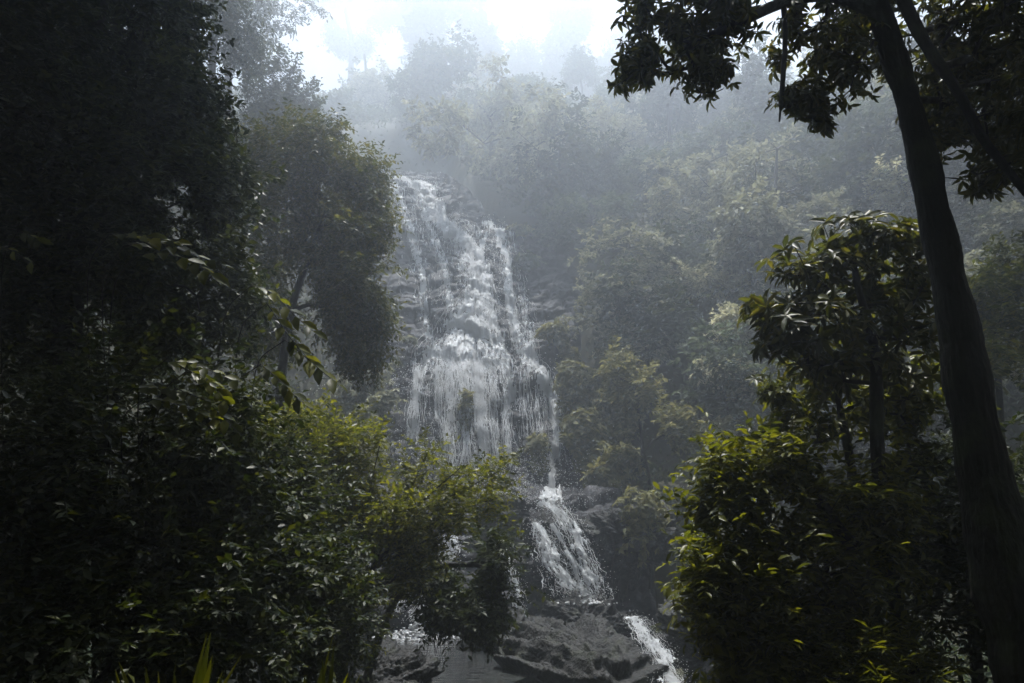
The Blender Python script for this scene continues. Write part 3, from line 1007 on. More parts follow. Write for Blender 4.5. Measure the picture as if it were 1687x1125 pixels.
plant('hazy_tree', 'hazy blue-green tree behind the dark tree, upper left', 'tree', 107,
      rooted(335, 23, (340, 300, 23), (350, 100, 23), (360, -60, 23)), taper(.2, .1),
      [pblob(350, 60, 70, 80, 23), pblob(385, 150, 42, 80, 23), pblob(330, -60, 110, 70, 23), pblob(400, 40, 30, 70, 23), pblob(340, 220, 60, 60, 23)],
      'l', 1200, L=.2, W=.08, twig=.8, nleaf=12, limbs=160, mat='leaf_deep', freq=.8, gap=-.1, droop=1.0)
plant('hazy_tree', 'small misty tree with open tufts beside the sky gap, upper left', 'tree', 108,
      rooted(440, 27, (445, 300, 27), (455, 200, 27), (480, 140, 27)), taper(.14, .06),
      [pblob(445, 130, 42, 62, 27), pblob(505, 112, 26, 40, 27), pblob(470, 185, 52, 40, 27), pblob(500, 160, 22, 30, 27), pblob(430, 220, 50, 50, 27), pblob(520, 200, 24, 20, 27)],
      'l', 1000, L=.2, W=.09, twig=.6, nleaf=11, limbs=160, mat='leaf_deep', freq=1.0, gap=-.05)
rb = pc((385, 60, 36), (395, 10, 36), (420, 12, 36), (460, 18, 36), (500, 28, 36), (548, 48, 36), m=30)
plant('leaning_tree', 'misty tree reaching a long thin branch into the sky, top left', 'tree', 109,
      rooted(370, 36, (372, 200, 36), (380, 60, 36), (388, -40, 36), (400, -160, 36)), taper(.28, .12),
      [pblob(545, 42, 14, 12, 36), pblob(535, 70, 22, 10, 36), pblob(455, 35, 40, 22, 36), pblob(430, 60, 28, 30, 36), pblob(500, 8, 40, 12, 36), pblob(410, -20, 60, 50, 36),
       pblob(400, 90, 30, 40, 36)],
      'l', 650, L=.24, W=.09, twig=.7, nleaf=10, limbs=150, mat='leaf_deep', freq=.9, gap=0.0, droop=.8)


def spray(label, seed, stems, Y, L=.2, W=.1, n=11, mat='leaf_bright', ground=(300, 900)):
    rng = np.random.default_rng(seed)
    b = base(ground[0], ground[1], Y + 2.2)
    root = thing('sapling', label, 'sapling', b, 'long-leaved saplings in the left thicket')
    gw, gl = Geo(), Geo()
    for st in stems:
        p = pc(*[(a, c, Y) for a, c in st], m=20)
        bb = b + rng.normal(0, .25, 3) * [1, 1, 0]
        full = np.concatenate([curve([bb, bb * .5 + p[0] * .5 + [-.5, .9, -.2], p[0] + [-.5, .5, -.1], p[0]], 20), p[1:]])
        gw.tube(full, np.linspace(.008, .003, len(full)), 5)
        tt = norm(np.gradient(p, axis=0))
        u = np.linspace(1, 19, n).astype(int)
        for k, i in enumerate(u):
            sd_ = norm(np.cross(tt[i], [0, -.5, 1.]))
            sgn = 1 if k % 2 else -1
            D = tt[i] * .8 + sd_ * sgn * .75 + np.array([0, 0, -.12]) + rng.normal(0, .12, 3)
            Nn = np.array([0, -.8, .75]) + rng.normal(0, .3, 3)
            sc = rng.uniform(.7, 1.15)
            add_leaves(gl, p[i][None], D[None], Nn[None], np.array([L * sc]), np.array([W * sc]), True)
    relative(gw, b).build('stem', M['bark'], root, True)
    relative(gl, b).build('leaves', M[mat], root)


spray('sapling with a lit spray of broad yellow-green leaves across the dark tree', 21,
      [[(205, 405), (250, 396), (300, 412), (365, 436)], [(225, 420), (270, 415), (320, 432), (345, 450)], [(180, 386), (230, 388), (290, 398)]], 6.0, ground=(200, 900))
spray('sapling whose lit leaf tips stand left of the round tree trunk', 22,
      [[(415, 470), (450, 482), (485, 520), (515, 545)], [(470, 560), (505, 590), (555, 632)], [(430, 600), (465, 630), (495, 662)], [(440, 500), (480, 560), (520, 605)]], 7.0, .2, .095, 11, ground=(400, 900))
spray('sapling with pale glossy drooping leaf sprays in the middle left thicket', 23,
      [[(270, 595), (320, 598), (382, 626)], [(290, 640), (340, 660), (392, 712)], [(240, 655), (300, 668), (350, 690)], [(310, 610), (345, 625), (370, 660)], [(220, 640), (270, 640), (310, 650)]], 6.2, .16, .085, 12, 'leaf_bright', ground=(260, 900))
spray('sapling with a few small lit leaves at the left edge', 24, [[(-20, 405), (15, 410), (50, 432)], [(30, 380), (50, 388), (62, 395)]], 6.0, .14, .06, 6, 'leaf_olive', ground=(20, 900))


def grass_tuft(label, seed, px, Y, n, tops):
    rng = np.random.default_rng(seed)
    b = base(px, 1100, Y)
    root = thing('grass_tuft', label, 'grass', b, 'grass tufts along the bottom edge')
    g = Geo()
    for i in range(n):
        tp = at(tops[i % len(tops)][0] + rng.normal(0, 4), tops[i % len(tops)][1] + abs(rng.normal(0, 18)) * (i >= len(tops)), Y + rng.uniform(-.2, .2))
        b0 = b + np.array([rng.normal(0, .07), rng.normal(0, .07), 0])
        mid = b0 * .45 + tp * .55 + np.array([(b0[0] - tp[0]) * .15, 0, .12])
        p = curve([b0, mid, tp], 14)
        w = .034 * np.sin(np.linspace(.8, 3.1, 14)) * rng.uniform(.7, 1.3)
        a = np.array([.8, .6 * rng.uniform(-1, 1), 0]); a /= np.linalg.norm(a)
        l_, r_ = p - a * w[:, None], p + a * w[:, None]
        mm = p + np.array([0, .004, -.004])
        v = np.stack([l_, mm, r_], 1).reshape(-1, 3)
        q = []
        for k in range(13):
            q += [[k * 3, k * 3 + 1, k * 3 + 4, k * 3 + 3], [k * 3 + 1, k * 3 + 2, k * 3 + 5, k * 3 + 4]]
        g.add(v, np.array(q))
    relative(g, b).build('blades', M['leaf_bright'], root)


grass_tuft('lit grass tuft with one tall blade, bottom edge near the pool', 31, 520, 5.2, 9, [(551, 1042), (530, 1085), (572, 1108), (505, 1110), (590, 1112)])
grass_tuft('dim grass tuft of thin crossing blades, bottom edge left of the tall blade', 32, 300, 5.0, 16, [(192, 1090), (238, 1098), (262, 1105), (292, 1082), (348, 1078), (345, 1040), (372, 1105), (400, 1080), (320, 1110)])

for i, (lb, bl, Y, sd_) in enumerate([
        ('pale shrub clinging to the rock just left of the waterfall ledge', [(600, 630, 42, 36), (575, 660, 36, 36)], 27.5, 1),
        ('yellowish drooping shrub below the round tree, left of the white water', [(630, 690, 34, 40), (600, 715, 40, 34)], 26.5, 2),
        ('small tuft growing on the rock left of the main stream', [(672, 575, 14, 18), (658, 610, 12, 14)], 31.0, 3),
        ('leafy bush half hidden behind the fine-branched shrub', [(580, 740, 60, 40)], 24.5, 4)]):
    c_ = at(bl[0][0], bl[0][1], Y)
    plant('cliff_shrub', lb, 'shrub', 200 + sd_, curve([[c_[0] - .3, c_[1] + .8, c_[2] - bl[0][3] * Y / F], [c_[0], c_[1], c_[2]]], 8), taper(.05, .02, 8),
          [pblob(a, b, c2, d2, Y) for a, b, c2, d2 in bl], 'l', 130 * len(bl), kind='rosette', L=.3, W=.13, k=7, limbs=60, mat='leaf_pale', freq=1.5, gap=-.3, el=-.1, group='shrubs on the cliff')

# ---- right side
Yt = 6.5
tp_ = [(1745, 1302), (1715, 1180), (1690, 1080), (1655, 940), (1622, 790), (1595, 640), (1570, 500), (1538, 350), (1512, 230), (1482, 120), (1455, 40), (1430, -60), (1395, -220), (1370, -420)]
tk_ = curve([at(a, b, Yt) for a, b in tp_], 60)
wv = np.interp(np.linspace(0, 1, 60), np.linspace(0, 1, len(tp_)), [95, 82, 74, 68, 57, 48, 42, 36, 33, 30, 27, 23, 18, 12]) * Yt / F * np.linspace(.66, .76, 60)
wv = wv * (1 + .05 * np.sin(np.arange(60) * 1.7) + .03 * np.sin(np.arange(60) * .6))
plant2('big_tree', 'big dark leaning tree trunk on the right with glossy leaves hanging from the top', 'tree', 301, tk_, wv,
       [(pc((1450, 20, Yt), (1370, -12, Yt), (1290, 2, Yt), (1205, 42, Yt), (1130, 80, Yt)), .085, .025),
        (pc((1290, 0, Yt), (1294, 60, Yt), (1290, 130, Yt), (1284, 200, Yt)), .025, .01),
        (pc((1470, -40, 6.3), (1520, 70, 6.2), (1580, 150, 6.1), (1615, 225, 6), (1660, 280, 6), (1700, 330, 6)), .06, .035),
        (curve([at(1395, -220, Yt), [2.0, 5.0, 6.4], [0.3, 3.6, 6.9]], 20), .09, .03)],
       [pblob(1110, 40, 115, 75, Yt, .6, 1.3), pblob(1190, 10, 95, 95, Yt, .7, 1.2), pblob(1050, 105, 55, 40, Yt, .35, 2), pblob(1165, 110, 66, 48, Yt, .4, 2), pblob(1050, 10, 40, 45, Yt, .4, 1.5),
        pblob(1310, 20, 70, 50, 6.7, .6, 1.0), pblob(1380, 90, 85, 80, 6.9, .5, 1.4), pblob(1320, 165, 60, 36, 6.7, .3, 2.2), pblob(1420, 30, 90, 80, 7.2, .6, 1.3), pblob(1350, 200, 20, 14, 6.7, .15, 4), pblob(1290, 110, 22, 60, 6.8, .2, 1.0),
        pblob(1440, 120, 50, 30, 7.2, .3, 2),
        pblob(1600, 90, 120, 120, 6.7, .8, 1.5), pblob(1640, 20, 120, 120, 6.2, .8, 1.2), pblob(1560, 200, 75, 85, 6.9, .5, 1.6), pblob(1650, 200, 55, 90, 6.6, .5, 1.6), pblob(1645, 285, 55, 36, 6.3, .3, 2.2), pblob(1690, 200, 30, 140, 5.6, .4, 1.5),
        pblob(1400, -110, 330, 70, 6.5, 1.0, .5)],
       2150, kind='rosette', L=.145, W=.046, k=7, limbs=600, bark_relief=True, mat='leaf_glossy', freq=14, gap=.28, shell=2.0, el=.0, droop=.35)
t2 = curve([base(1478, 1100, 8), at(1470, 1000, 8), at(1458, 800, 8), at(1440, 640, 8), at(1424, 520, 8), at(1412, 420, 8), at(1410, 380, 8)], 40)
t2[:, 0] += .05 * np.sin(np.arange(40) * .35)
plant2('slender_tree', 'slender tree with whorls of large leaves left of the big trunk', 'tree', 302, t2, taper(.06, .012, 40),
       [(pc((1458, 930, 8), (1430, 915, 7.9), (1385, 880, 7.8), (1345, 815, 7.8)), .1, .06),
        (pc((1462, 955, 8), (1425, 958, 7.8), (1400, 990, 7.7), (1345, 1002, 7.6), (1300, 990, 7.6)), .05, .02)],
       [pblob(1425, 385, 95, 36, 8, .4, 1.3), pblob(1330, 450, 95, 44, 8, .5, 1.2), pblob(1275, 500, 60, 40, 8, .4, 1.4), pblob(1350, 540, 115, 52, 8, .6), pblob(1450, 470, 100, 70, 8.3, .5), pblob(1490, 570, 60, 80, 8.4, .5),
        pblob(1300, 565, 50, 30, 8, .3, 1.3), pblob(1500, 420, 36, 60, 8.3, .4), pblob(1400, 600, 90, 40, 8.3, .5)],
       520, kind='rosette', L=.21, W=.066, k=7, limbs=220, mat='leaf_glossy', freq=8, gap=-.2, el=.1, droop=.15)
plant2('slender_tree', 'sapling with lit yellow-green leaves under the large-leaved tree', 'tree', 303,
       curve([base(1400, 1100, 9), at(1410, 950, 9), at(1405, 780, 9), at(1385, 680, 9), at(1370, 610, 9)], 30), taper(.05, .012, 30), [],
       [pblob(1330, 620, 75, 36, 9), pblob(1285, 650, 36, 22, 9, w=1.4), pblob(1395, 680, 90, 50, 9.1), pblob(1480, 640, 60, 90, 9.3), pblob(1300, 700, 50, 30, 9), pblob(1480, 780, 60, 70, 9.2)],
       420, kind='rosette', L=.17, W=.062, k=7, limbs=170, mat='leaf_bright', freq=7, gap=-.1, el=.1, droop=.15)
plant2('broad_shrub', 'broad yellow-green shrub filling the lower right', 'shrub', 304,
       curve([base(1330, 1100, 8), at(1320, 1060, 8), at(1290, 950, 8), at(1250, 850, 8)], 24), taper(.07, .02), [],
       [pblob(1247, 755, 80, 34, 7.8), pblob(1177, 805, 60, 40, 7.7), pblob(1312, 820, 110, 60, 7.9), pblob(1217, 900, 95, 60, 7.8), pblob(1362, 940, 110, 80, 8), pblob(1235, 1010, 80, 70, 7.6),
        pblob(1175, 950, 36, 60, 7.6), pblob(1147, 860, 40, 40, 7.7), pblob(1262, 1050, 70, 60, 7.7), pblob(1190, 1080, 60, 50, 7.5), pblob(1422, 830, 60, 70, 8)],
       1750, kind='sprig', L=.125, W=.05, twig=.36, nleaf=10, limbs=300, mat='leaf_bright', freq=7, gap=0.12, droop=.3, fine=True, shell=1.6)
plant2('reedy_clump', 'low clump of narrow lit leaves at the bottom right', 'plant', 305,
       curve([base(1420, 1100, 7.2), at(1420, 1130, 7.2), at(1420, 1070, 7.2)], 10), taper(.02, .008, 10), [],
       [pblob(1410, 1085, 70, 36, 7.2), pblob(1370, 1062, 40, 26, 7.3), pblob(1440, 1125, 80, 40, 7.1), pblob(1490, 1090, 60, 40, 7.3, w=.6)],
       420, kind='sprig', L=.14, W=.022, twig=.2, nleaf=9, limbs=90, mat='leaf_bright', freq=2, gap=-.3, droop=.1)
plant2('thicket_shrub', 'black thicket behind the foot of the big trunk, bottom right corner', 'shrub', 306,
       curve([base(1600, 1100, 8), at(1600, 1000, 8), at(1600, 800, 8)], 16), taper(.06, .02, 16), [],
       [pblob(1600, 820, 110, 120, 9), pblob(1560, 1000, 130, 110, 8.6), pblob(1690, 950, 70, 160, 8), pblob(1680, 700, 60, 90, 9.5), pblob(1500, 900, 70, 70, 9)],
       1300, kind='sprig', L=.12, W=.05, twig=.34, nleaf=10, limbs=150, mat='leaf_dark', freq=2, gap=-.3)
plant2('hillside_bush', 'sunlit bush behind the big trunk at the right edge', 'bush', 307,
       curve([base(1650, 1100, 14), at(1650, 700, 14), at(1640, 560, 14)], 16), taper(.08, .03, 16), [],
       [pblob(1640, 480, 60, 50, 14), pblob(1660, 580, 60, 70, 13.8), pblob(1620, 640, 60, 60, 13.6), pblob(1690, 660, 50, 80, 13), pblob(1680, 430, 40, 40, 14.5)],
       900, kind='sprig', L=.17, W=.07, twig=.4, nleaf=10, limbs=150, mat='leaf_olive', freq=1.4, gap=-.2)

# unseen trees added so their crowns shade the viewpoint and near plants
for i, (lb, x, y, bl) in enumerate([
        ('unseen tall tree added for shade left of the viewpoint with a dense high crown', -8.5, 3.5, [(-7, 4, 11, 4, 4, 2), (-9, 9, 14, 4.5, 4, 2), (-7.5, 12, 16.5, 4, 3.5, 2), (-11, 13, 16, 3.5, 3.5, 2.2), (-5.2, 6.5, 12.5, 2.5, 3, 1.4), (-5.5, 9.5, 13.5, 2.2, 2.2, 1.4)]),
        ('unseen tall tree added for shade right of the viewpoint with a dense high crown', 9.5, 3.5, [(9, 4, 11, 4, 4, 2), (12, 9, 14, 4, 4, 2), (11, 12.5, 16.5, 3.5, 3.5, 2), (14, 12, 16, 3.5, 3.5, 2.2)]),
        ('unseen tall tree added for shade behind the viewpoint with a dense high crown', 1.0, -4.5, [(0, -3, 9, 5, 4, 2.2), (3.5, 1, 9.5, 4, 3, 1.8), (-3, 1.5, 9.5, 4, 3, 1.8), (-.6, 4.2, 10.2, 2.8, 3, 1.8, 1.3), (2, 4.6, 10.2, 3.6, 2.8, 1.8, 1.3), (6, 4, 10, 3, 3, 1.8)])]):
    b_ = np.array([x, y, gz(x, y) - .2]); top = np.array([x * .92, y + 1, bl[0][2] + .5])
    plant('added_shade_tree', lb, 'tree', 340 + i, curve([b_, b_ * .5 + top * .5 + [.3, .2, 0], top], 20), taper(.32, .14, 20), bl, 'l', 5200, L=.3, W=.14, twig=.7, nleaf=11,
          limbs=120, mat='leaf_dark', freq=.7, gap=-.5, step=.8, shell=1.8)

# climbing shrubs right of the fall
for i, (lb, bl, off_) in enumerate([
        ('pale climbing shrub topping the row right of the waterfall', [(912, 560, 26, 30), (930, 590, 20, 22)], .9),
        ('tan creeper patch between the shrub row and the dark hollow', [(1005, 640, 34, 40), (1025, 700, 30, 36)], 1.2),
        ('tan creeper hanging low over the rocks right of the fall', [(1000, 790, 36, 26), (1030, 760, 26, 26)], 1.0),
        ('large-leaved climbing shrub right beside the narrow side stream', [(950, 630, 32, 36), (958, 670, 32, 30)], 1.0),
        ('drooping large-leaved climber below the shrub row, right of the fall', [(965, 710, 36, 34), (985, 755, 38, 28)], 1.0),
        ('narrow green tuft hanging between the two last water strands', [(886, 735, 12, 20), (888, 768, 11, 20)], .5),
        ('round leafy tuft on the rock at the foot of the side stream', [(935, 745, 20, 24), (930, 780, 18, 16)], .6),
        ('thin creeper in the middle of the falling curtain', [(768, 665, 7, 20), (772, 700, 8, 20)], .35),
        ('dark tuft on bare rock at the upper right of the fall', [(868, 432, 22, 14)], .4),
        ('pale brush on the rock spur right of the main stream', [(858, 380, 26, 9)], .4)]):
    Yb = float(np.interp(py_to_s(bl[0][1]), _sd, _Yd)) - off_
    c_ = at(bl[0][0], bl[0][1], Yb)
    plant('cliff_shrub', lb, 'shrub', 400 + i, curve([[c_[0] + .2, c_[1] + off_ + .4, c_[2] - .4], [c_[0], c_[1], c_[2]]], 8), taper(.05, .02, 8),
          [pblob(a, b, c2, d2, Yb, depth=.5) for a, b, c2, d2 in bl], 'l', int(90 + sum(c2 * d2 for _, _, c2, d2 in bl) * .2), kind='rosette', L=.33, W=.145, k=7, limbs=50,
          mat='leaf_tan' if 'dark' not in lb.split(' ')[0] else 'leaf_hill', freq=1.5, gap=-.4, el=.15, droop=.2, group='shrubs on the cliff')

ZONES = [(1275, 330, 50)]
for i, (lb, bl, Yb, mat_, kd) in enumerate([
        ('shrub with drooping pale leaf whorls above the rocks right of the cascade', [(1060, 840, 42, 34), (1050, 890, 30, 34)], 22.0, 'leaf_tan', 'rosette'),
        ('bright fern beside the broad shrub', [(1088, 795, 24, 20)], 20.5, 'leaf_bright', 'fern'),
        ('twiggy tan bush between the fall and the dark hollow', [(1046, 640, 38, 30), (1010, 600, 26, 26)], 29.5, 'leaf_tan', 'sprig'),
        ('brownish bush on the slope below the dark hollow', [(1060, 745, 44, 32), (1105, 705, 28, 26)], 27.5, 'leaf_tan', 'sprig'),
        ('domed vine-draped tree right of the fall with a pale lit top', [(1030, 420, 74, 42), (1070, 490, 48, 74), (1000, 470, 46, 70), (1050, 560, 60, 50)], 36, 'leaf_pale', 'sprig'),
        ('pale sunlit tree standing out in the mist right of the domed tree', [(1200, 435, 50, 26), (1160, 460, 34, 20), (1230, 470, 26, 24)], 35, 'leaf_sunlit', 'sprig'),
        ('pale leaf spray hanging over the dark hollow', [(1190, 612, 46, 12), (1220, 628, 28, 12), (1160, 600, 22, 8)], 27, 'leaf_sunlit', 'sprig'),
        ('small pale tuft under the hanging leaf spray', [(1168, 692, 22, 20), (1180, 710, 14, 10)], 25.5, 'leaf_sunlit', 'sprig'),
        ('pale drooping branch spray just above the dark hollow', [(1200, 535, 44, 16), (1170, 515, 30, 14)], 29, 'leaf_sunlit', 'sprig'),
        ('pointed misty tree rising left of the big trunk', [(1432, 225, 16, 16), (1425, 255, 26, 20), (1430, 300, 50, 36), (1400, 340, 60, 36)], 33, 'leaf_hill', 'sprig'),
        ('sunlit tan tree crown behind the top of the slender tree', [(1420, 330, 70, 26), (1470, 300, 40, 30), (1360, 360, 40, 22)], 31, 'leaf_sunlit', 'sprig')]):
    if Yb > 26: Yb = float(np.clip(hit(bl[0][0], bl[0][1] + bl[0][3], 18)[1] - 3.6, 20, 60))
    ZONES.append((bl[0][0], bl[0][1], max(b_[2] for b_ in bl)))
    c_ = at(bl[0][0], bl[0][1], Yb)
    bt = np.array([c_[0] + .3, c_[1] + .8, min(gz(c_[0] + .3, c_[1] + .8), c_[2] - .6) - .1])
    if kd == 'fern':
        rng = np.random.default_rng(77); root = thing('fern', lb, 'fern', bt); gl, gw = Geo(), Geo()
        for q in range(13):
            a = q * .49; d = np.array([math.cos(a), math.sin(a), 0])
            p = curve([bt, bt + d * .35 + [0, 0, .9], bt + d * .85 + [0, 0, .75]], 20); gw.tube(p, np.linspace(.012, .004, 20), 3)
            tt = norm(np.gradient(p, axis=0)); sdv = norm(np.cross(tt, [0, 0, 1.]))
            for sg in (-1, 1):
                add_leaves(gl, p[4:], sdv[4:] * sg + tt[4:] * .5, np.tile([0, 0, 1.], (16, 1)), .2 * np.sin(np.linspace(.6, 3, 16)) + .02, np.full(16, .05))
        relative(gw, bt).build('stem', M['bark'], root); relative(gl, bt).build('fronds', M[mat_], root)
        continue
    area = sum(c2 * d2 for _, _, c2, d2 in bl) * (Yb / 30) ** 2
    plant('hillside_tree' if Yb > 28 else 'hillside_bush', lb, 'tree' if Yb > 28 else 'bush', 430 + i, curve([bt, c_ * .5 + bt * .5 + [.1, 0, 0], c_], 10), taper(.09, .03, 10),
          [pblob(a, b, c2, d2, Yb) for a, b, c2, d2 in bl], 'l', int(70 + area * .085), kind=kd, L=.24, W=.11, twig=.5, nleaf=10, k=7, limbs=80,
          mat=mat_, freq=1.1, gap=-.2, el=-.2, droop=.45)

# bare tree in the mist
rng = np.random.default_rng(55)
bt = hit(1268, 430, 20, 60); Yb = bt[1] - 4.0
bt = np.array([at(1268, 470, Yb)[0], Yb, gz(at(1268, 470, Yb)[0], Yb) - .2])
root = thing('bare_tree', 'leafless grey tree standing in the mist on the right slope', 'tree', bt)
g = Geo()
trk = curve([bt, at(1272, 420, Yb), at(1276, 350, Yb), at(1278, 300, Yb), at(1280, 245, Yb)], 20)
tips = np.array([at(1280 + dx, yy, Yb + rng.normal(0, .6)) for dx, yy in [(-18, 250), (-22, 285), (20, 262), (26, 248), (-45, 320), (-62, 350), (-30, 300), (38, 310), (52, 335), (-40, 390), (40, 375), (-70, 385), (14, 280), (-10, 236), (8, 240), (60, 380), (-55, 330)]])
grow(g, trk, taper(.16, .03, 20), tips, rng, .03, .4, .14, arch=-.1)
relative(g, bt).build('trunk', M['bark_grey'], root, True)
gl, gw = Geo(), Geo()
tp2, d2 = blob_sample([pblob(1225, 390, 40, 30, Yb), pblob(1310, 395, 40, 30, Yb), pblob(1265, 410, 50, 30, Yb)], 90, rng, gap=-.2)
sprig_leaves(gl, None, tp2, d2, rng, .5, 9, .22, .09, .6)
relative(gl, bt).build('crown', M['leaf_hill'], root)

# ---- misty trees along the ridge
RIDGE = [('vine-draped misty tree with a round head left of the bright sky gap', [(600, 90, 36, 26), (606, 140, 34, 34), (598, 185, 44, 30)], 78),
         ('tall misty tree whose column stands right of the narrow sky gap', [(705, -20, 50, 34), (702, 50, 34, 44), (700, 120, 36, 46), (712, 175, 48, 40)], 84),
         ('misty tree with open forked limbs in the middle of the ridge', [(760, -25, 60, 30), (765, 20, 40, 22), (800, 70, 26, 30), (812, 120, 34, 36), (775, 160, 50, 34)], 86),
         ('pale misty tree between the two tall sky gaps', [(862, 100, 24, 30), (872, 150, 40, 34)], 92),
         ('broad misty tree right of the widest sky gap', [(940, 30, 34, 40), (928, 90, 44, 44), (940, 150, 60, 40)], 90),
         ('high spreading misty crown across the top left of the ridge', [(600, 18, 66, 30), (670, 0, 70, 34), (560, -10, 60, 30), (580, 60, 40, 30)], 96),
         ('faint misty crown behind the hanging leaves', [(1045, 40, 50, 60), (1030, 120, 76, 50)], 96),
         ('faint misty tree far right on the ridge', [(1140, 90, 70, 60), (1240, 140, 70, 44)], 92),
         ('low misty tree at the lip left of the waterfall', [(560, 190, 34, 26), (610, 215, 40, 22)], 66),
         ('low misty tree on the ridge above the middle of the slope', [(760, 190, 50, 24), (830, 195, 40, 20)], 88)]
for i, (lb, bl, Yb) in enumerate(RIDGE):
    lo = max(b + d for a, b, c2, d in bl)
    c0 = at(bl[-1][0], lo, Yb); b0 = np.array([c0[0], c0[1], min(gz(c0[0], c0[1]), c0[2]) - .3])
    trk = curve([b0, c0] + [at(a, b, Yb) for a, b, _, _ in bl[::-1]], 20)
    area = sum(c2 * d for _, _, c2, d in bl) * (Yb / 85) ** 2
    plant('ridge_tree', lb, 'tree', 500 + i, trk, taper(.5, .15, 20), [pblob(a, b, c2, d, Yb, depth=3) for a, b, c2, d in bl], 'l', int(200 + area * .26),
          L=.5, W=.3, twig=1.3, nleaf=10, limbs=90, mat='leaf_deep', freq=.4, gap=-.1, droop=.5, r_tip=.03, step=1.2, group='misty trees along the ridge')

# ---- rows of bushes and trees over the slopes
PROTO = []
for k in range(8):
    rng = np.random.default_rng(600 + k)
    kind = ['rounded', 'vine-draped', 'loose pale', 'spreading'][k % 4]
    if kind == 'rounded': bl = [(0, 0, 2.0, 1.9, 1.9, 1.7)] + [(rng.normal(0, 1.1), rng.normal(0, 1.1), rng.uniform(1.6, 3.4), 1.0, 1.0, .8) for _ in range(6)]
    elif kind == 'vine-draped': bl = [(0, 0, 2.2, 1.3, 1.3, 2.4)] + [(rng.normal(0, .9), rng.normal(0, .9), rng.uniform(1, 5), .9, .9, 1.1) for _ in range(6)]
    elif kind == 'loose pale': bl = [(rng.normal(0, 1.3), rng.normal(0, 1.3), rng.uniform(1.2, 3.6), .9, .9, .6) for _ in range(9)]
    else: bl = [(rng.normal(0, 1.7), rng.normal(0, 1.5), rng.uniform(1.4, 2.8), 1.1, 1.1, .6) for _ in range(8)]
    tips, dirs = blob_sample(bl, 620, rng, freq=1.6, gap=-.35, shell=3)
    gl, gw = Geo(), Geo()
    trk = curve([[0, 0, -1.2], [.1, 0, .6], [rng.normal(0, .3), 0, 2.2], [rng.normal(0, .4), 0, 3.2]], 10)
    grow(gw, trk, taper(.13, .04, 10), tips[rng.choice(len(tips), 50, False)], rng, .012, .7)
    sprig_leaves(gl, gl, tips, dirs, rng, .45, 10, .25, .12, .45, rt=.006)
    PROTO.append((kind, gw, gl, ['leaf_hill', 'leaf_deep', 'leaf_pale', 'leaf_hill', 'leaf_pale', 'leaf_deep', 'leaf_hill', 'leaf_pale'][k]))
made = {}
rng = np.random.default_rng(9)
ORD = ['first', 'second', 'third', 'fourth', 'fifth', 'sixth', 'seventh', 'eighth', 'ninth', 'tenth', 'eleventh', 'twelfth', 'thirteenth', 'fourteenth']
ROWS = [('lowest', 790, 1090, 1500, 110), ('second lowest', 730, 1080, 1680, 105), ('third lowest', 665, 1090, 1680, 100), ('fourth lowest', 600, 1060, 1680, 98), ('middle', 540, 1030, 1680, 92),
        ('fifth highest', 480, 1000, 1680, 88), ('fourth highest', 425, 960, 1680, 84), ('third highest', 370, 930, 1680, 80), ('second highest', 320, 870, 1680, 78), ('upper', 275, 800, 1680, 78), ('top', 235, 700, 1680, 80), ('skyline', 200, 620, 1680, 82)]
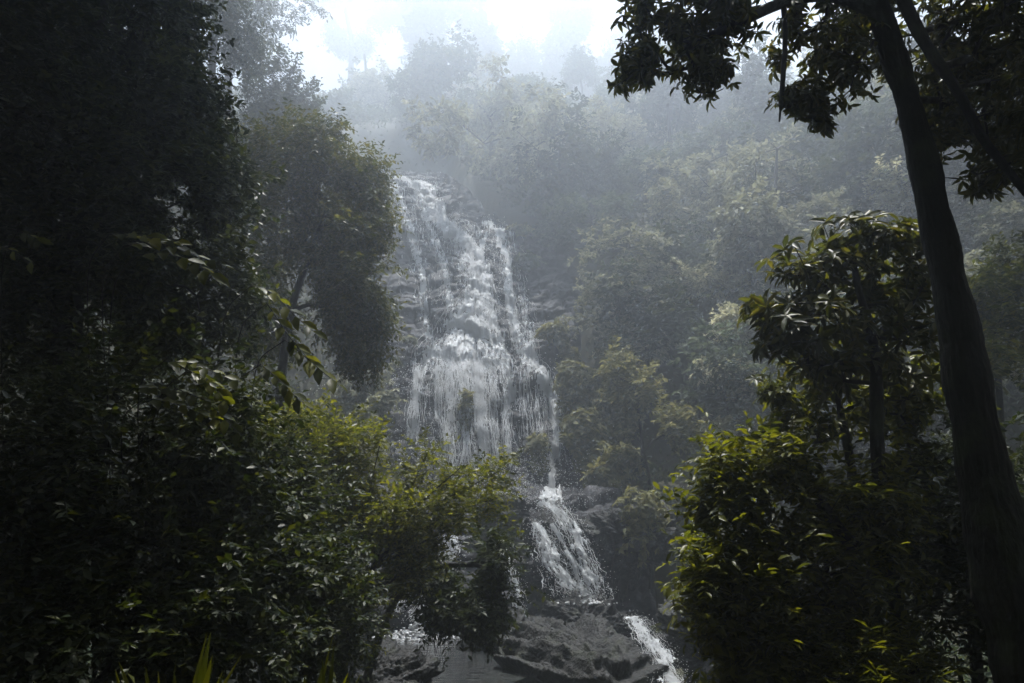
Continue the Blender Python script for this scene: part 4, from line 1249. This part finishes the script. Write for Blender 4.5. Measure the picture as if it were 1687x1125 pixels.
for ri, (rn, py, x0, x1, dx) in enumerate(ROWS):
    n = 0
    for px in np.arange(x0, x1, dx):
        if any(abs(px - zx) < .9 * zr and zy - 15 < py < zy + 95 for zx, zy, zr in ZONES): continue
        p = hit(px + rng.uniform(-.3, .3) * dx, py + rng.uniform(-14, 14), 14)
        k = int(rng.integers(0, 8))
        if 1060 < px < 1280 and 470 < py < 740: k = int(rng.choice([1, 5]))  # dark-leaved kinds only: the hollow's shade is put into their leaf colour
        kind = PROTO[k][0]
        word = {'rounded': 'rounded green', 'vine-draped': 'dark vine-draped', 'loose pale': 'loose pale', 'spreading': 'wide spreading'}[kind]
        lb = f'{word} bush, {ORD[n]} from the left in the {rn} row on the right slope'
        if k not in made:
            r = thing('slope_bush', lb, 'bush', (0, 0, 0), 'bushes covering the right slope')
            PROTO[k][1].build('trunk', M['bark'], r, True); PROTO[k][2].build('crown', M[PROTO[k][3]], r)
            made[k] = r
        else:
            r = copy_thing(made[k]); r['label'] = lb
        r.location = [float(q) for q in p]
        s = float(np.clip(rng.uniform(.7, 1.35) * (.6 + p[1] / 75), .6, 2.2))
        r.scale = (s, s, s * rng.uniform(.85, 1.2)); r.rotation_euler = (0, 0, float(rng.uniform(0, 6.28)))
        n += 1

# ground cover: one mass of small leaves hugging the slopes
rng = np.random.default_rng(13)
g = Geo()
N_ = 120000
u = rng.random(N_)
Yc = 15 + 75 * u ** 1.3
Xc = rng.uniform(-1, 1, N_) * (10 + Yc * .72)
z = hill(Xc, Yc)
s_ = np.interp(Yc, _Yd, _sd)
ok = ~((cliff_mask(Xc, s_) > .05) & (Yc > 20.5) & (Yc < 58)) & ~((Yc < 22.5) & (Xc > -6.5) & (Xc < 4.5))
P = np.stack([Xc, Yc - rng.uniform(0, .5, N_), z + rng.uniform(-.05, .5, N_)], -1)[ok]
n = len(P)
add_leaves(g, P, rng.normal(0, 1, (n, 3)) + [0, -.6, -.2], rng.normal(0, .5, (n, 3)) + [0, -.4, .8], rng.uniform(.2, .4, n) * (.6 + P[:, 1] / 70), rng.uniform(.1, .18, n) * (.6 + P[:, 1] / 70))
o = g.build('undergrowth', M['leaf_deep']); tag(o, 'dark leafy undergrowth covering the slopes of the valley', 'undergrowth', kind='stuff')
# ------------------------------------------------------------------ haze
bmv = np.array([[x, y, z] for x in (-125, 125) for y in (-64, 170) for z in (-6.5, 92)], float)
g = Geo()
g.add(bmv, np.array([[0, 1, 3, 2], [4, 6, 7, 5], [0, 4, 5, 1], [2, 3, 7, 6], [0, 2, 6, 4], [1, 5, 7, 3]]))
m, nt, out = new_mat('haze_air')
pv = nt.nodes.new('ShaderNodeVolumePrincipled')
pv.inputs['Color'].default_value = (.79, .88, 1.0, 1)
pv.inputs['Density'].default_value = HAZE_DENSITY
pv.inputs['Anisotropy'].default_value = HAZE_G
nt.links.new(pv.outputs[0], out.inputs['Volume'])
hz = g.build('haze', m)
tag(hz, 'pale morning mist filling the whole valley', 'mist', kind='stuff')
